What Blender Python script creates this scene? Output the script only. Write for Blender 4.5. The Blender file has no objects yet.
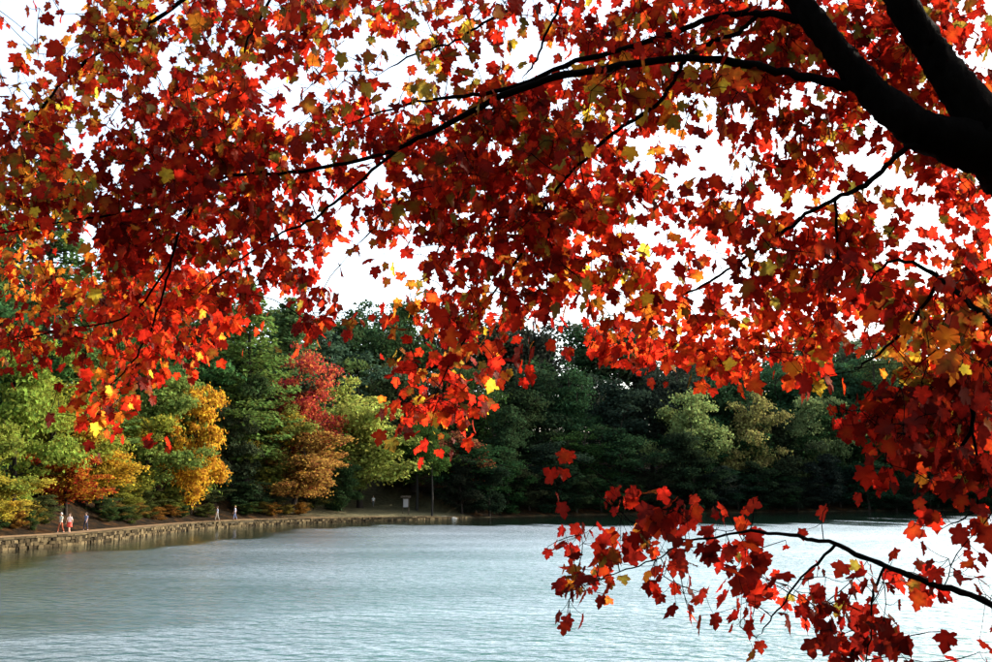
import bpy, math, random
import numpy as np
from mathutils import Vector, Matrix

random.seed(7)
rng = np.random.default_rng(7)
scene = bpy.context.scene
COL = scene.collection
R = math.radians

# ---------------------------------------------------------------- camera, sky, sun, exposure
F, CX, CY = 1064.0, 496.0, 331.0           # focal length and centre in photo pixels (992 x 662)
CAM_Z, PITCH = 5.0, math.atan(154.0 / 1064.0)
cam_d = bpy.data.cameras.new("camera")
cam_d.sensor_width = 36.0
cam_d.lens = 36.0 * F / 992.0
cam_d.clip_start, cam_d.clip_end = 0.05, 5000.0
cam = bpy.data.objects.new("camera", cam_d)
cam.location = (0, 0, CAM_Z)
cam.rotation_euler = (R(90) + PITCH, 0, 0)
COL.objects.link(cam)
scene.camera = cam

SUN_AZ, SUN_EL = 28.0, 23.0               # degrees from +X towards +Y, and above the horizon
world = bpy.data.worlds.new("World")
scene.world = world
world.use_nodes = True
wn = world.node_tree
bg = wn.nodes["Background"]
sky = wn.nodes.new("ShaderNodeTexSky")
sky.sky_type = 'NISHITA'
sky.sun_disc = False
sky.sun_elevation = R(SUN_EL)
sky.sun_rotation = R(90 - SUN_AZ)
sky.air_density, sky.dust_density, sky.ozone_density = 1.0, 3.0, 1.0
hz = wn.nodes.new("ShaderNodeHueSaturation")      # thin even cirrus veil: less blue
hz.inputs["Saturation"].default_value = 0.7
wn.links.new(sky.outputs[0], hz.inputs["Color"])
wn.links.new(hz.outputs[0], bg.inputs[0])
bg.inputs[1].default_value = 0.15

sun_d = bpy.data.lights.new("sun", 'SUN')
sun_d.energy, sun_d.angle, sun_d.color = 2.9, R(0.5), (1.0, 0.91, 0.78)
sun = bpy.data.objects.new("sun", sun_d)
sv = Vector((math.cos(R(SUN_EL)) * math.cos(R(SUN_AZ)), math.cos(R(SUN_EL)) * math.sin(R(SUN_AZ)), math.sin(R(SUN_EL))))
sun.rotation_euler = sv.to_track_quat('Z', 'Y').to_euler()
sun.location = sv * 60
COL.objects.link(sun)

vs = scene.view_settings
vs.view_transform, vs.look, vs.gamma, vs.use_curve_mapping = 'Standard', 'None', 1.0, False
vs.exposure = 1.9
scene.cycles.max_bounces = 8
scene.cycles.transparent_max_bounces = 16
scene.cycles.sample_clamp_indirect = 6.0

FWD = np.array([0, math.cos(PITCH), math.sin(PITCH)])
UPV = np.array([0, -math.sin(PITCH), math.cos(PITCH)])
RIGHT = np.array([1.0, 0, 0])


def at_depth(px, py, d):
    """point seen at photo pixel (px, py), d metres along the view axis"""
    return np.array([0, 0, CAM_Z]) + d * (RIGHT * (px - CX) / F + UPV * (CY - py) / F + FWD)


def at_z(px, py, z=0.0):
    d = RIGHT * (px - CX) / F + UPV * (CY - py) / F + FWD
    t = (z - CAM_Z) / d[2]
    return np.array([0, 0, CAM_Z]) + t * d


def at_Y(px, py, Y):
    d = RIGHT * (px - CX) / F + UPV * (CY - py) / F + FWD
    return np.array([0, 0, CAM_Z]) + (Y / d[1]) * d


def project(P):
    v = np.asarray(P) - np.array([0, 0, CAM_Z])
    d = v @ FWD
    return CX + F * (v @ RIGHT) / d, CY - F * (v @ UPV) / d, d


# ---------------------------------------------------------------- helpers
def tag(o, label=None, cat=None, group=None, kind=None):
    if label: o["label"] = label
    if cat: o["category"] = cat
    if group: o["group"] = group
    if kind: o["kind"] = kind
    return o


def link(name, data, parent=None):
    o = bpy.data.objects.new(name, data)
    COL.objects.link(o)
    if parent is not None: o.parent = parent
    return o


def empty(name, loc=(0, 0, 0)):
    o = link(name, None)
    o.location = loc
    o.empty_display_size = 0.3
    return o


def mesh_np(name, verts, faces, mat=None, smooth=False, attrs=None, fattrs=None):
    """faces: (n,k) int array or list of such arrays"""
    if isinstance(faces, np.ndarray): faces = [faces]
    m = bpy.data.meshes.new(name)
    verts = np.asarray(verts, dtype=np.float32)
    m.vertices.add(len(verts))
    m.vertices.foreach_set("co", verts.ravel())
    loops = np.concatenate([f.ravel() for f in faces]).astype(np.int32)
    tot = np.concatenate([np.full(len(f), f.shape[1]) for f in faces]).astype(np.int32)
    start = np.concatenate([[0], np.cumsum(tot)[:-1]]).astype(np.int32)
    m.loops.add(len(loops)); m.loops.foreach_set("vertex_index", loops)
    m.polygons.add(len(tot)); m.polygons.foreach_set("loop_start", start); m.polygons.foreach_set("loop_total", tot)
    m.polygons.foreach_set("use_smooth", np.full(len(tot), smooth))
    m.update(calc_edges=True)
    if attrs:
        for k, a in attrs.items():
            a = np.asarray(a, dtype=np.float32)
            if a.ndim == 1:
                at = m.attributes.new(k, 'FLOAT', 'POINT'); at.data.foreach_set("value", a)
            else:
                at = m.attributes.new(k, 'FLOAT_COLOR', 'POINT')
                at.data.foreach_set("color", np.c_[a, np.ones(len(a))].astype(np.float32).ravel())
    if mat: m.materials.append(mat)
    return m


def tube(points, radii, sides=8, cap=True):
    """tapered tube along a polyline -> verts, quads"""
    P = np.asarray(points, float); r = np.asarray(radii, float)
    n = len(P)
    T = np.gradient(P, axis=0)
    T /= np.linalg.norm(T, axis=1)[:, None] + 1e-9
    ref = np.array([0.31, 0.17, 0.93]) if abs(T[0] @ np.array([0.31, 0.17, 0.93])) < 0.9 else np.array([1.0, 0, 0])
    V = []
    for i in range(n):
        u = np.cross(T[i], ref); u /= np.linalg.norm(u) + 1e-9
        w = np.cross(T[i], u); ref = np.cross(u, T[i])
        a = np.arange(sides) * 2 * math.pi / sides
        V.append(P[i] + r[i] * (np.cos(a)[:, None] * u + np.sin(a)[:, None] * w))
    V = np.concatenate(V)
    k = np.arange(sides)
    Q = [np.stack([i * sides + k, i * sides + (k + 1) % sides, (i + 1) * sides + (k + 1) % sides, (i + 1) * sides + k], 1) for i in range(n - 1)]
    return V, np.concatenate(Q)


class Join:
    def __init__(s): s.v, s.q, s.n, s.a = [], [], 0, []
    def add(s, v, q, a=None):
        s.v.append(v); s.q.append(q + s.n); s.n += len(v)
        if a is not None: s.a.append(a)
    def mesh(s, name, mat, smooth=True, attr=None):
        return mesh_np(name, np.concatenate(s.v), np.concatenate(s.q), mat, smooth, {attr: np.concatenate(s.a)} if attr else None)


def smooth_line(pts, n):
    """Catmull-Rom through points (any dimension)"""
    P = np.asarray(pts, float)
    P = np.vstack([2 * P[0] - P[1], P, 2 * P[-1] - P[-2]])
    out = []
    segs = len(P) - 3
    for t in np.linspace(0, segs - 1e-6, n):
        i = int(t); u = t - i
        a, b, c, d = P[i:i + 4]
        out.append(0.5 * (2 * b + (c - a) * u + (2 * a - 5 * b + 4 * c - d) * u * u + (3 * b - a - 3 * c + d) * u ** 3))
    return np.array(out)


# ---------------------------------------------------------------- materials
def new_mat(name):
    m = bpy.data.materials.new(name); m.use_nodes = True
    nt = m.node_tree; nt.nodes.clear()
    out = nt.nodes.new("ShaderNodeOutputMaterial")
    return m, nt, out


def N(nt, kind, **kw):
    n = nt.nodes.new("ShaderNode" + kind)
    for k, v in kw.items():
        if k in n.inputs: n.inputs[k].default_value = v
        else: setattr(n, k, v)
    return n


def ramp(nt, fac, stops):
    r = nt.nodes.new("ShaderNodeValToRGB")
    e = r.color_ramp.elements
    while len(e) < len(stops): e.new(0.5)
    for el, (p, c) in zip(e, stops):
        el.position = p; el.color = (*c, 1)
    nt.links.new(fac, r.inputs[0])
    return r


def mix(nt, fac, a, b, blend='MIX'):
    m = nt.nodes.new("ShaderNodeMix"); m.data_type = 'RGBA'; m.blend_type = blend
    for s, v in ((0, fac), (6, a), (7, b)):
        if isinstance(v, bpy.types.NodeSocket): nt.links.new(v, m.inputs[s])
        elif s == 0: m.inputs[0].default_value = v
        else: m.inputs[s].default_value = (*v, 1)
    return m.outputs[2]


def noise(nt, scale, detail=4, rough=0.55, vec=None):
    n = N(nt, "TexNoise", Scale=scale, Detail=detail, Roughness=rough)
    if vec is not None: nt.links.new(vec, n.inputs["Vector"])
    return n.outputs["Fac"]


def simple_mat(name, col, rough=0.7, var=0.25, scale=6.0, bump=0.0):
    m, nt, out = new_mat(name)
    tc = N(nt, "TexCoord")
    f = noise(nt, scale, 5, 0.6, tc.outputs["Object"])
    c = ramp(nt, f, [(0.3, tuple(x * (1 - var) for x in col)), (0.7, tuple(min(1, x * (1 + var)) for x in col))])
    b = N(nt, "BsdfPrincipled", **{"Roughness": rough, "Specular IOR Level": 0.1})
    nt.links.new(c.outputs[0], b.inputs["Base Color"])
    if bump:
        bp = N(nt, "Bump", Strength=bump, Distance=0.03); nt.links.new(f, bp.inputs["Height"]); nt.links.new(bp.outputs[0], b.inputs["Normal"])
    nt.links.new(b.outputs[0], out.inputs[0])
    return m


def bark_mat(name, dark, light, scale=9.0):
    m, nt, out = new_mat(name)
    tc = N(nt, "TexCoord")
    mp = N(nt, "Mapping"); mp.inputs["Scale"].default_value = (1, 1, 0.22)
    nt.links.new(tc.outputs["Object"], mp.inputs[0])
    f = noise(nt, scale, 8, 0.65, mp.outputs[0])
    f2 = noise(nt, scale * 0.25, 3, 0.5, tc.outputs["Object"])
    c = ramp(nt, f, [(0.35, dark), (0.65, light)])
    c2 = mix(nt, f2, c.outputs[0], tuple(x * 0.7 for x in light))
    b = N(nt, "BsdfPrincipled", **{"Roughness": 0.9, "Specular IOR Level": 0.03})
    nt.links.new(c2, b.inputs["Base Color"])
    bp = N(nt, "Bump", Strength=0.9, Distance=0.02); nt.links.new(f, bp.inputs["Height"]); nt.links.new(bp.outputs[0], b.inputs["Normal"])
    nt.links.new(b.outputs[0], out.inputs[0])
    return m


def leaf_mat():
    """maple leaf: pigment with some sun and shade painted in (per leaf, centre to margin), thin and translucent"""
    m, nt, out = new_mat("maple_leaf")
    a = N(nt, "Attribute", attribute_name="leafcol")
    tc = N(nt, "TexCoord")
    f = noise(nt, 55.0, 3, 0.6, tc.outputs["Object"])
    c = mix(nt, 0.65, a.outputs["Color"], ramp(nt, f, [(0.3, (0.45, 0.4, 0.4)), (0.7, (1.25, 1.2, 1.2))]).outputs[0], 'MULTIPLY')
    d = N(nt, "BsdfDiffuse"); nt.links.new(mix(nt, 1.0, c, (0.38, 0.34, 0.34), 'MULTIPLY'), d.inputs[0])
    t = N(nt, "BsdfTranslucent"); nt.links.new(c, t.inputs[0])
    g = N(nt, "BsdfGlossy", Roughness=0.5); g.inputs[0].default_value = (1, 0.85, 0.75, 1)
    m1 = N(nt, "MixShader"); m1.inputs[0].default_value = 0.7
    nt.links.new(d.outputs[0], m1.inputs[1]); nt.links.new(t.outputs[0], m1.inputs[2])
    m2 = N(nt, "MixShader"); m2.inputs[0].default_value = 0.006
    nt.links.new(m1.outputs[0], m2.inputs[1]); nt.links.new(g.outputs[0], m2.inputs[2])
    nt.links.new(m2.outputs[0], out.inputs[0])
    return m


def crown_mat():
    """far foliage: the tree's own colour (object colour), turning patches by its alpha, per-leaf variation"""
    m, nt, out = new_mat("far_foliage")
    oi = N(nt, "ObjectInfo")
    a = N(nt, "Attribute", attribute_name="rnd")
    tc = N(nt, "TexCoord")
    mp = N(nt, "Mapping"); nt.links.new(tc.outputs["Object"], mp.inputs[0])
    sc = N(nt, "VectorMath", operation='SCALE'); sc.inputs["Scale"].default_value = 37.0
    cmb = N(nt, "CombineXYZ"); nt.links.new(oi.outputs["Random"], cmb.inputs[0]); nt.links.new(oi.outputs["Random"], cmb.inputs[1])
    nt.links.new(cmb.outputs[0], sc.inputs[0]); nt.links.new(sc.outputs[0], mp.inputs["Location"])
    f = noise(nt, 4.0, 3, 0.6, mp.outputs[0])
    add = N(nt, "Math", operation='ADD'); nt.links.new(f, add.inputs[0])
    rs = N(nt, "Math", operation='MULTIPLY_ADD'); nt.links.new(a.outputs["Fac"], rs.inputs[0]); rs.inputs[1].default_value = 0.22; rs.inputs[2].default_value = -0.11
    nt.links.new(rs.outputs[0], add.inputs[1])
    gt = N(nt, "MapRange"); nt.links.new(add.outputs[0], gt.inputs[0])
    inv = N(nt, "Math", operation='SUBTRACT'); inv.inputs[0].default_value = 0.92; nt.links.new(oi.outputs["Alpha"], inv.inputs[1])
    inv2 = N(nt, "Math", operation='ADD'); nt.links.new(inv.outputs[0], inv2.inputs[0]); inv2.inputs[1].default_value = 0.14
    nt.links.new(inv.outputs[0], gt.inputs[1]); nt.links.new(inv2.outputs[0], gt.inputs[2])
    c = mix(nt, gt.outputs[0], oi.outputs["Color"], (0.40, 0.19, 0.02))
    hs = N(nt, "HueSaturation")
    h = N(nt, "Math", operation='MULTIPLY_ADD'); nt.links.new(a.outputs["Fac"], h.inputs[0]); h.inputs[1].default_value = 0.06; h.inputs[2].default_value = 0.47
    v = N(nt, "Math", operation='MULTIPLY_ADD'); nt.links.new(a.outputs["Fac"], v.inputs[0]); v.inputs[1].default_value = 0.9; v.inputs[2].default_value = 0.55
    nt.links.new(h.outputs[0], hs.inputs["Hue"]); nt.links.new(v.outputs[0], hs.inputs["Value"]); nt.links.new(c, hs.inputs["Color"])
    d = N(nt, "BsdfDiffuse"); nt.links.new(hs.outputs[0], d.inputs[0])
    t = N(nt, "BsdfTranslucent"); nt.links.new(hs.outputs[0], t.inputs[0])
    m1 = N(nt, "MixShader"); m1.inputs[0].default_value = 0.42
    nt.links.new(d.outputs[0], m1.inputs[1]); nt.links.new(t.outputs[0], m1.inputs[2])
    nt.links.new(m1.outputs[0], out.inputs[0])
    return m


def ground_mat():
    m, nt, out = new_mat("ground_leaf_litter")
    geo = N(nt, "NewGeometry")
    f = noise(nt, 0.6, 7, 0.7, geo.outputs["Position"])
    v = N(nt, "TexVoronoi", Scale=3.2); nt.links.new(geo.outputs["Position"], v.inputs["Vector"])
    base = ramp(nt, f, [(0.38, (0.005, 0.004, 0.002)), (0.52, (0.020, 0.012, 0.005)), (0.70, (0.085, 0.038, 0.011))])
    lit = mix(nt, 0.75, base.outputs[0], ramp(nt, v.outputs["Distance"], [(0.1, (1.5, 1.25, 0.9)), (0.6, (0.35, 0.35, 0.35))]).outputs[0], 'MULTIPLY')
    s = N(nt, "Attribute", attribute_name="sand")
    f2 = noise(nt, 1.5, 6, 0.6, geo.outputs["Position"])
    sand = ramp(nt, f2, [(0.3, (0.07, 0.066, 0.036)), (0.7, (0.17, 0.15, 0.08))])
    c = mix(nt, s.outputs["Fac"], lit, sand.outputs[0])
    # the lake bed: pale sand in the shallows, light scattered in the water painted in where deep
    w = N(nt, "Attribute", attribute_name="bed_scatter")
    f3 = noise(nt, 0.8, 5, 0.65, geo.outputs["Position"])
    bed = ramp(nt, f3, [(0.35, (0.18, 0.28, 0.18)), (0.65, (0.34, 0.44, 0.32))])
    c2 = mix(nt, w.outputs["Fac"], c, bed.outputs[0])
    b = N(nt, "BsdfPrincipled", **{"Roughness": 0.95, "Specular IOR Level": 0.05}); nt.links.new(c2, b.inputs["Base Color"])
    bp = N(nt, "Bump", Strength=0.8, Distance=0.15); nt.links.new(f2, bp.inputs["Height"]); nt.links.new(bp.outputs[0], b.inputs["Normal"])
    nt.links.new(b.outputs[0], out.inputs[0])
    return m


def water_mat():
    m, nt, out = new_mat("lake_water")
    geo = N(nt, "NewGeometry")
    mp = N(nt, "Mapping"); mp.inputs["Scale"].default_value = (0.9, 1.1, 1.0); mp.inputs["Rotation"].default_value = (0, 0, R(14))
    nt.links.new(geo.outputs["Position"], mp.inputs[0])
    h1 = noise(nt, 1.25, 2, 0.5, mp.outputs[0])
    h2 = noise(nt, 4.5, 3, 0.55, mp.outputs[0])
    patch = noise(nt, 0.045, 3, 0.5, mp.outputs[0])
    s = N(nt, "Math", operation='MULTIPLY_ADD'); nt.links.new(h2, s.inputs[0]); s.inputs[1].default_value = 0.22; nt.links.new(h1, s.inputs[2])
    pr = N(nt, "MapRange"); nt.links.new(patch, pr.inputs[0]); pr.inputs[1].default_value = 0.35; pr.inputs[2].default_value = 0.65
    pr.inputs[3].default_value = 0.55; pr.inputs[4].default_value = 1.0
    bp = N(nt, "Bump", Distance=0.40); nt.links.new(s.outputs[0], bp.inputs["Height"]); nt.links.new(pr.outputs[0], bp.inputs["Strength"])
    fr = N(nt, "Fresnel", IOR=1.333); nt.links.new(bp.outputs[0], fr.inputs["Normal"])
    g = N(nt, "BsdfGlossy", Roughness=0.31); g.inputs[0].default_value = (0.92, 0.98, 1.0, 1); nt.links.new(bp.outputs[0], g.inputs["Normal"])
    ca = N(nt, "Attribute", attribute_name="calm")
    rr = N(nt, "MapRange"); nt.links.new(ca.outputs["Fac"], rr.inputs[0]); rr.inputs[3].default_value = 0.305; rr.inputs[4].default_value = 0.055
    m2 = N(nt, "Mapping"); m2.inputs["Scale"].default_value = (0.35, 1.0, 1.0); nt.links.new(geo.outputs["Position"], m2.inputs[0])
    st = noise(nt, 0.11, 4, 0.6, m2.outputs[0])                      # streaks of stronger and weaker wind
    sr = N(nt, "MapRange"); nt.links.new(st, sr.inputs[0]); sr.inputs[1].default_value = 0.35; sr.inputs[2].default_value = 0.65; sr.inputs[3].default_value = 0.0; sr.inputs[4].default_value = 0.085
    ic = N(nt, "Math", operation='SUBTRACT'); ic.inputs[0].default_value = 1.0; nt.links.new(ca.outputs["Fac"], ic.inputs[1])
    sm_ = N(nt, "Math", operation='MULTIPLY'); nt.links.new(sr.outputs[0], sm_.inputs[0]); nt.links.new(ic.outputs[0], sm_.inputs[1])
    ra = N(nt, "Math", operation='ADD'); nt.links.new(rr.outputs[0], ra.inputs[0]); nt.links.new(sm_.outputs[0], ra.inputs[1])
    nt.links.new(ra.outputs[0], g.inputs["Roughness"])
    bs = N(nt, "MapRange"); nt.links.new(ca.outputs["Fac"], bs.inputs[0]); bs.inputs[3].default_value = 1.0; bs.inputs[4].default_value = 0.12
    bm = N(nt, "Math", operation='MULTIPLY'); nt.links.new(pr.outputs[0], bm.inputs[0]); nt.links.new(bs.outputs[0], bm.inputs[1])
    nt.links.new(bm.outputs[0], bp.inputs["Strength"])
    tr = N(nt, "BsdfTransparent"); tr.inputs[0].default_value = (0.42, 0.90, 0.80, 1)
    mx = N(nt, "MixShader"); nt.links.new(fr.outputs[0], mx.inputs[0])
    nt.links.new(tr.outputs[0], mx.inputs[1]); nt.links.new(g.outputs[0], mx.inputs[2])
    nt.links.new(mx.outputs[0], out.inputs[0])
    return m


def stone_mat():
    m, nt, out = new_mat("wall_stone")
    a = N(nt, "Attribute", attribute_name="rnd")
    tc = N(nt, "TexCoord")
    f = noise(nt, 5.0, 6, 0.65, tc.outputs["Object"])
    c = ramp(nt, a.outputs["Fac"], [(0.0, (0.012, 0.009, 0.005)), (0.45, (0.042, 0.031, 0.016)), (1.0, (0.12, 0.09, 0.047))])
    c2 = mix(nt, 0.7, c.outputs[0], ramp(nt, f, [(0.3, (0.5, 0.5, 0.45)), (0.7, (1.1, 1.1, 1.1))]).outputs[0], 'MULTIPLY')
    b = N(nt, "BsdfPrincipled", **{"Roughness": 0.92, "Specular IOR Level": 0.05}); nt.links.new(c2, b.inputs["Base Color"])
    bp = N(nt, "Bump", Strength=0.7, Distance=0.04); nt.links.new(f, bp.inputs["Height"]); nt.links.new(bp.outputs[0], b.inputs["Normal"])
    nt.links.new(b.outputs[0], out.inputs[0])
    return m


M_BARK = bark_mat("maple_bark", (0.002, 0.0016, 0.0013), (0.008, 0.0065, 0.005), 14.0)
M_TRUNK = bark_mat("forest_bark", (0.012, 0.009, 0.007), (0.04, 0.032, 0.026), 3.0)
M_PALE = bark_mat("pale_bark", (0.018, 0.017, 0.015), (0.045, 0.042, 0.037), 3.0)
M_LEAF = leaf_mat()
M_CROWN = crown_mat()
M_STONE = stone_mat()
M_PATH = simple_mat("path_dirt", (0.16, 0.10, 0.05), 0.95, 0.3, 1.2, 0.4)

# ---------------------------------------------------------------- lake outline, terrain
SHORE_PX = [(-330, 606), (-120, 566), (0, 551), (72, 545), (130, 538), (200, 529.3), (250, 525.8), (300, 523.3), (360, 521),
            (420, 519.6), (470, 518), (520, 516.2), (600, 514.6), (700, 513), (800, 511.6), (900, 510.6), (1000, 510), (1120, 510.4)]
shore = np.array([at_z(x, y)[:2] for x, y in SHORE_PX])
shore = smooth_line(shore, 90)
near = np.array([(150, 175), (165, 130), (150, 80), (110, 40), (60, 24), (20, 17), (-20, 15), (-50, 18), (-66, 26)], float)
LAKE = np.vstack([shore, smooth_line(near, 40)])


def signed_dist(P):
    """distance to the shoreline, positive on land"""
    A = LAKE; B = np.roll(LAKE, -1, axis=0)
    best = np.full(len(P), 1e9); inside = np.zeros(len(P), bool); idx = np.zeros(len(P), int)
    for k, (a, b) in enumerate(zip(A, B)):
        ab = b - a
        t = np.clip(((P - a) @ ab) / (ab @ ab + 1e-12), 0, 1)
        d = np.linalg.norm(P - (a + t[:, None] * ab), axis=1)
        m = d < best
        best[m] = d[m]; idx[m] = k
        c = ((a[1] > P[:, 1]) != (b[1] > P[:, 1])) & (P[:, 0] < (b[0] - a[0]) * (P[:, 1] - a[1]) / (b[1] - a[1] + 1e-12) + a[0])
        inside ^= c
    return np.where(inside, -best, best), idx


def wall_top(px):
    """height of the wall top along the left shore by shoreline station"""
    return np.interp(px, [-400, 0, 130, 200, 300, 420, 470], [0.95, 0.9, 0.84, 0.74, 0.62, 0.36, 0.2])


n_wall = int(90 * 10.2 / 17)                     # shoreline samples that carry the wall
shore_px = np.array([project((p[0], p[1], 0))[0] for p in shore])


def terrain(P):
    sd, idx = signed_dist(P)
    x, y = P[:, 0], P[:, 1]
    nz = 0.6 * np.sin(x * 0.11 + 1.3) * np.sin(y * 0.083) + 0.35 * np.sin(x * 0.31 + y * 0.23) + 0.2 * np.sin(x * 0.7 - y * 0.53)
    spx = np.where(idx < 90, shore_px[np.minimum(idx, 89)], 2000)
    wall = idx < n_wall
    nearside = idx >= 90
    wt = wall_top(spx)
    zl = np.where(wall,
                  np.where(sd < 0.35, -0.4, np.where(sd < 1.0, -0.4 + (sd - 0.35) / 0.65 * (wt + 0.32), wt - 0.08 + np.clip(sd - 2.4, 0, None) * 0.30)),
                  0.25 * np.clip(sd, 0, 4) + 0.0)
    hill = np.where(wall, 13 * (1 - np.exp(-np.clip(sd - 6, 0, None) / 45)), 22 * (1 - np.exp(-np.clip(sd - 3, 0, None) / 55)))
    zl = np.where(wall, np.minimum(zl, wt + 2.6 + 0.04 * sd), zl) + hill + np.clip(sd - 5, 0, 10) / 10 * nz
    zn = np.minimum(0.2 * sd, 3.35) + 0.02 * np.clip(sd - 18, 0, 40) + 0.12 * np.clip(sd / 8, 0, 1) * nz
    # beach clearing
    bc = at_z(385, 514, 0.8)[:2]
    db = np.hypot((x - bc[0]) / 22, (y - bc[1] - 6) / 16)
    beach = np.clip(1.4 - db, 0, 1)
    zb = wt + 0.085 * np.clip(sd, 0, None)
    zl = np.where(wall & (sd > 1.0), zl * (1 - beach) + np.minimum(zl, zb) * beach, zl)
    bed = -np.clip(-sd * 0.10, 0, 6) - 0.25 - 0.1 * nz * np.clip(-sd / 10, 0, 1)
    bed = np.where(nearside, -np.clip(-sd * 0.075, 0, 6) - 0.02, bed)
    z = np.where(sd > 0, np.where(nearside, zn, zl), bed)
    sand = np.where(wall, beach, 0) * 0.9
    sand = np.where(sd < 0, 0.75, np.maximum(sand, np.where(nearside, np.clip(1 - sd / 3, 0, 1), 0)))
    bed_scatter = np.clip((-sd - 9) / 22, 0, 1)
    return z, sand, bed_scatter


def ground_z(x, y):
    return float(terrain(np.array([[x, y]]))[0][0])


def axis(lo, hi, step, far, nfar):
    mid = np.arange(lo, hi + 1e-6, step)
    g = np.geomspace(step * 2, far, nfar)
    return np.concatenate([lo - g[::-1], mid, hi + g])


gx = axis(-95, 140, 1.3, 900, 16)
gy = axis(-20, 275, 1.3, 900, 16)
GX, GY = np.meshgrid(gx, gy)
P = np.c_[GX.ravel(), GY.ravel()]
gz, gsand, gscatter = terrain(P)
nx, ny = len(gx), len(gy)
ii = (np.arange(ny - 1)[:, None] * nx + np.arange(nx - 1)[None, :]).ravel()
gq = np.stack([ii, ii + 1, ii + nx + 1, ii + nx], 1)
ground = link("ground", mesh_np("ground", np.c_[P, gz], gq, ground_mat(), True, {"sand": gsand, "bed_scatter": gscatter}))
tag(ground, kind="structure")

wx = np.concatenate([[-260, -180, -130], np.arange(-100, 130, 1.5), [150, 200, 320]])
wy = np.concatenate([np.arange(8, 235, 1.5), [250, 290]])
WX, WY = np.meshgrid(wx, wy)
WP = np.c_[WX.ravel(), WY.ravel()]
wsd, widx = signed_dist(WP)
lee = np.interp(np.where(widx < 90, shore_px[np.minimum(widx, 89)], 1500), [0, 200, 300, 400, 500, 650, 800, 1000, 1200, 1400], [8, 12, 14, 27, 50, 52, 36, 26, 15, 2])
lee = lee * (1 + 0.16 * np.sin(WP[:, 0] * 0.35) * np.sin(WP[:, 1] * 0.21 + 1) + 0.1 * np.sin(WP[:, 0] * 0.9 + 0.4 * WP[:, 1]))
lee = lee * 1.25
calm = np.clip((lee + wsd) / (0.32 * lee), 0, 1)             # sheltered water close under the trees
calm = calm * calm * (3 - 2 * calm)
lw = np.interp(np.where(widx < 90, shore_px[np.minimum(widx, 89)], 1500), [0, 250, 420, 520], [46, 40, 22, 0.1])
lw = np.where(widx > 110, 16, lw)
half_calm = np.clip((lw + wsd) / lw, 0, 1)
calm = np.maximum(calm, 0.55 * half_calm * (0.8 + 0.2 * np.sin(WP[:, 0] * 0.23 + WP[:, 1] * 0.11)))
iw = (np.arange(len(wy) - 1)[:, None] * len(wx) + np.arange(len(wx) - 1)[None, :]).ravel()
water = link("lake_water", mesh_np("lake_water", np.c_[WP, np.zeros(len(WP))], np.stack([iw, iw + 1, iw + len(wx) + 1, iw + len(wx)], 1), water_mat(), True, {"calm": calm}))
tag(water, kind="structure")

# path on top of the wall
wl = shore[:n_wall]
tan = np.gradient(wl, axis=0); tan /= np.linalg.norm(tan, axis=1)[:, None]
nrm = np.c_[-tan[:, 1], tan[:, 0]]               # towards the land (left of travel)
if signed_dist(wl + nrm * 2)[0].mean() < 0: nrm = -nrm
wpx = shore_px[:n_wall]
wtop = wall_top(wpx)
pv, k = [], 6
for j in range(k):
    off = 0.3 + j * 2.0 / (k - 1)
    q = wl + nrm * off
    z = wtop + 0.015 + 0.03 * np.sin(q[:, 0] * 0.9 + j)
    z = z + np.where(j == k - 1, 0.05, 0)
    pv.append(np.c_[q, z])
pv = np.stack(pv, 1)
a = (np.arange(n_wall - 1)[:, None] * k + np.arange(k - 1)[None, :]).ravel()
tag(link("path", mesh_np("path", pv.reshape(-1, 3), np.stack([a, a + 1, a + k + 1, a + k], 1), M_PATH, True)), kind="structure")

# ---------------------------------------------------------------- stone retaining wall
wall = empty("stone_wall", (wl[20][0], wl[20][1], 0))
tag(wall, "low rough stone retaining wall along the lakeside path", "wall")
W0 = np.array([wl[20][0], wl[20][1], 0])
cum = np.concatenate([[0], np.cumsum(np.linalg.norm(np.diff(wl, axis=0), axis=1))])


def wall_at(s):
    return (np.array([np.interp(s, cum, wl[:, 0]), np.interp(s, cum, wl[:, 1])]),
            np.array([np.interp(s, cum, nrm[:, 0]), np.interp(s, cum, nrm[:, 1])]), float(np.interp(s, cum, wtop)))


cube_v = np.array([(x, y, z) for z in (-1, 1) for y in (-1, 1) for x in (-1, 1)], float)
cube_q = np.array([(0, 2, 3, 1), (4, 5, 7, 6), (0, 1, 5, 4), (2, 6, 7, 3), (0, 4, 6, 2), (1, 3, 7, 5)])
js, jc = Join(), Join()
s = 0.0
core = Join()
cv = []
for i in range(n_wall):
    for off, z in ((0.18, -0.5), (0.18, wtop[i] - 0.1), (0.62, wtop[i] - 0.1), (0.62, -0.5)):
        cv.append((*(wl[i] + nrm[i] * off), z))
cv = np.array(cv)
a = np.arange(n_wall - 1) * 4
cq = np.concatenate([np.stack([a + j, a + (j + 1) % 4, a + 4 + (j + 1) % 4, a + 4 + j], 1) for j in range(4)])
link("wall_core", mesh_np("wall_core", cv - W0, cq, simple_mat("wall_mortar", (0.09, 0.075, 0.05), 0.95), False), wall)
total = cum[-1]
zrow = -0.35
row = 0
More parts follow.
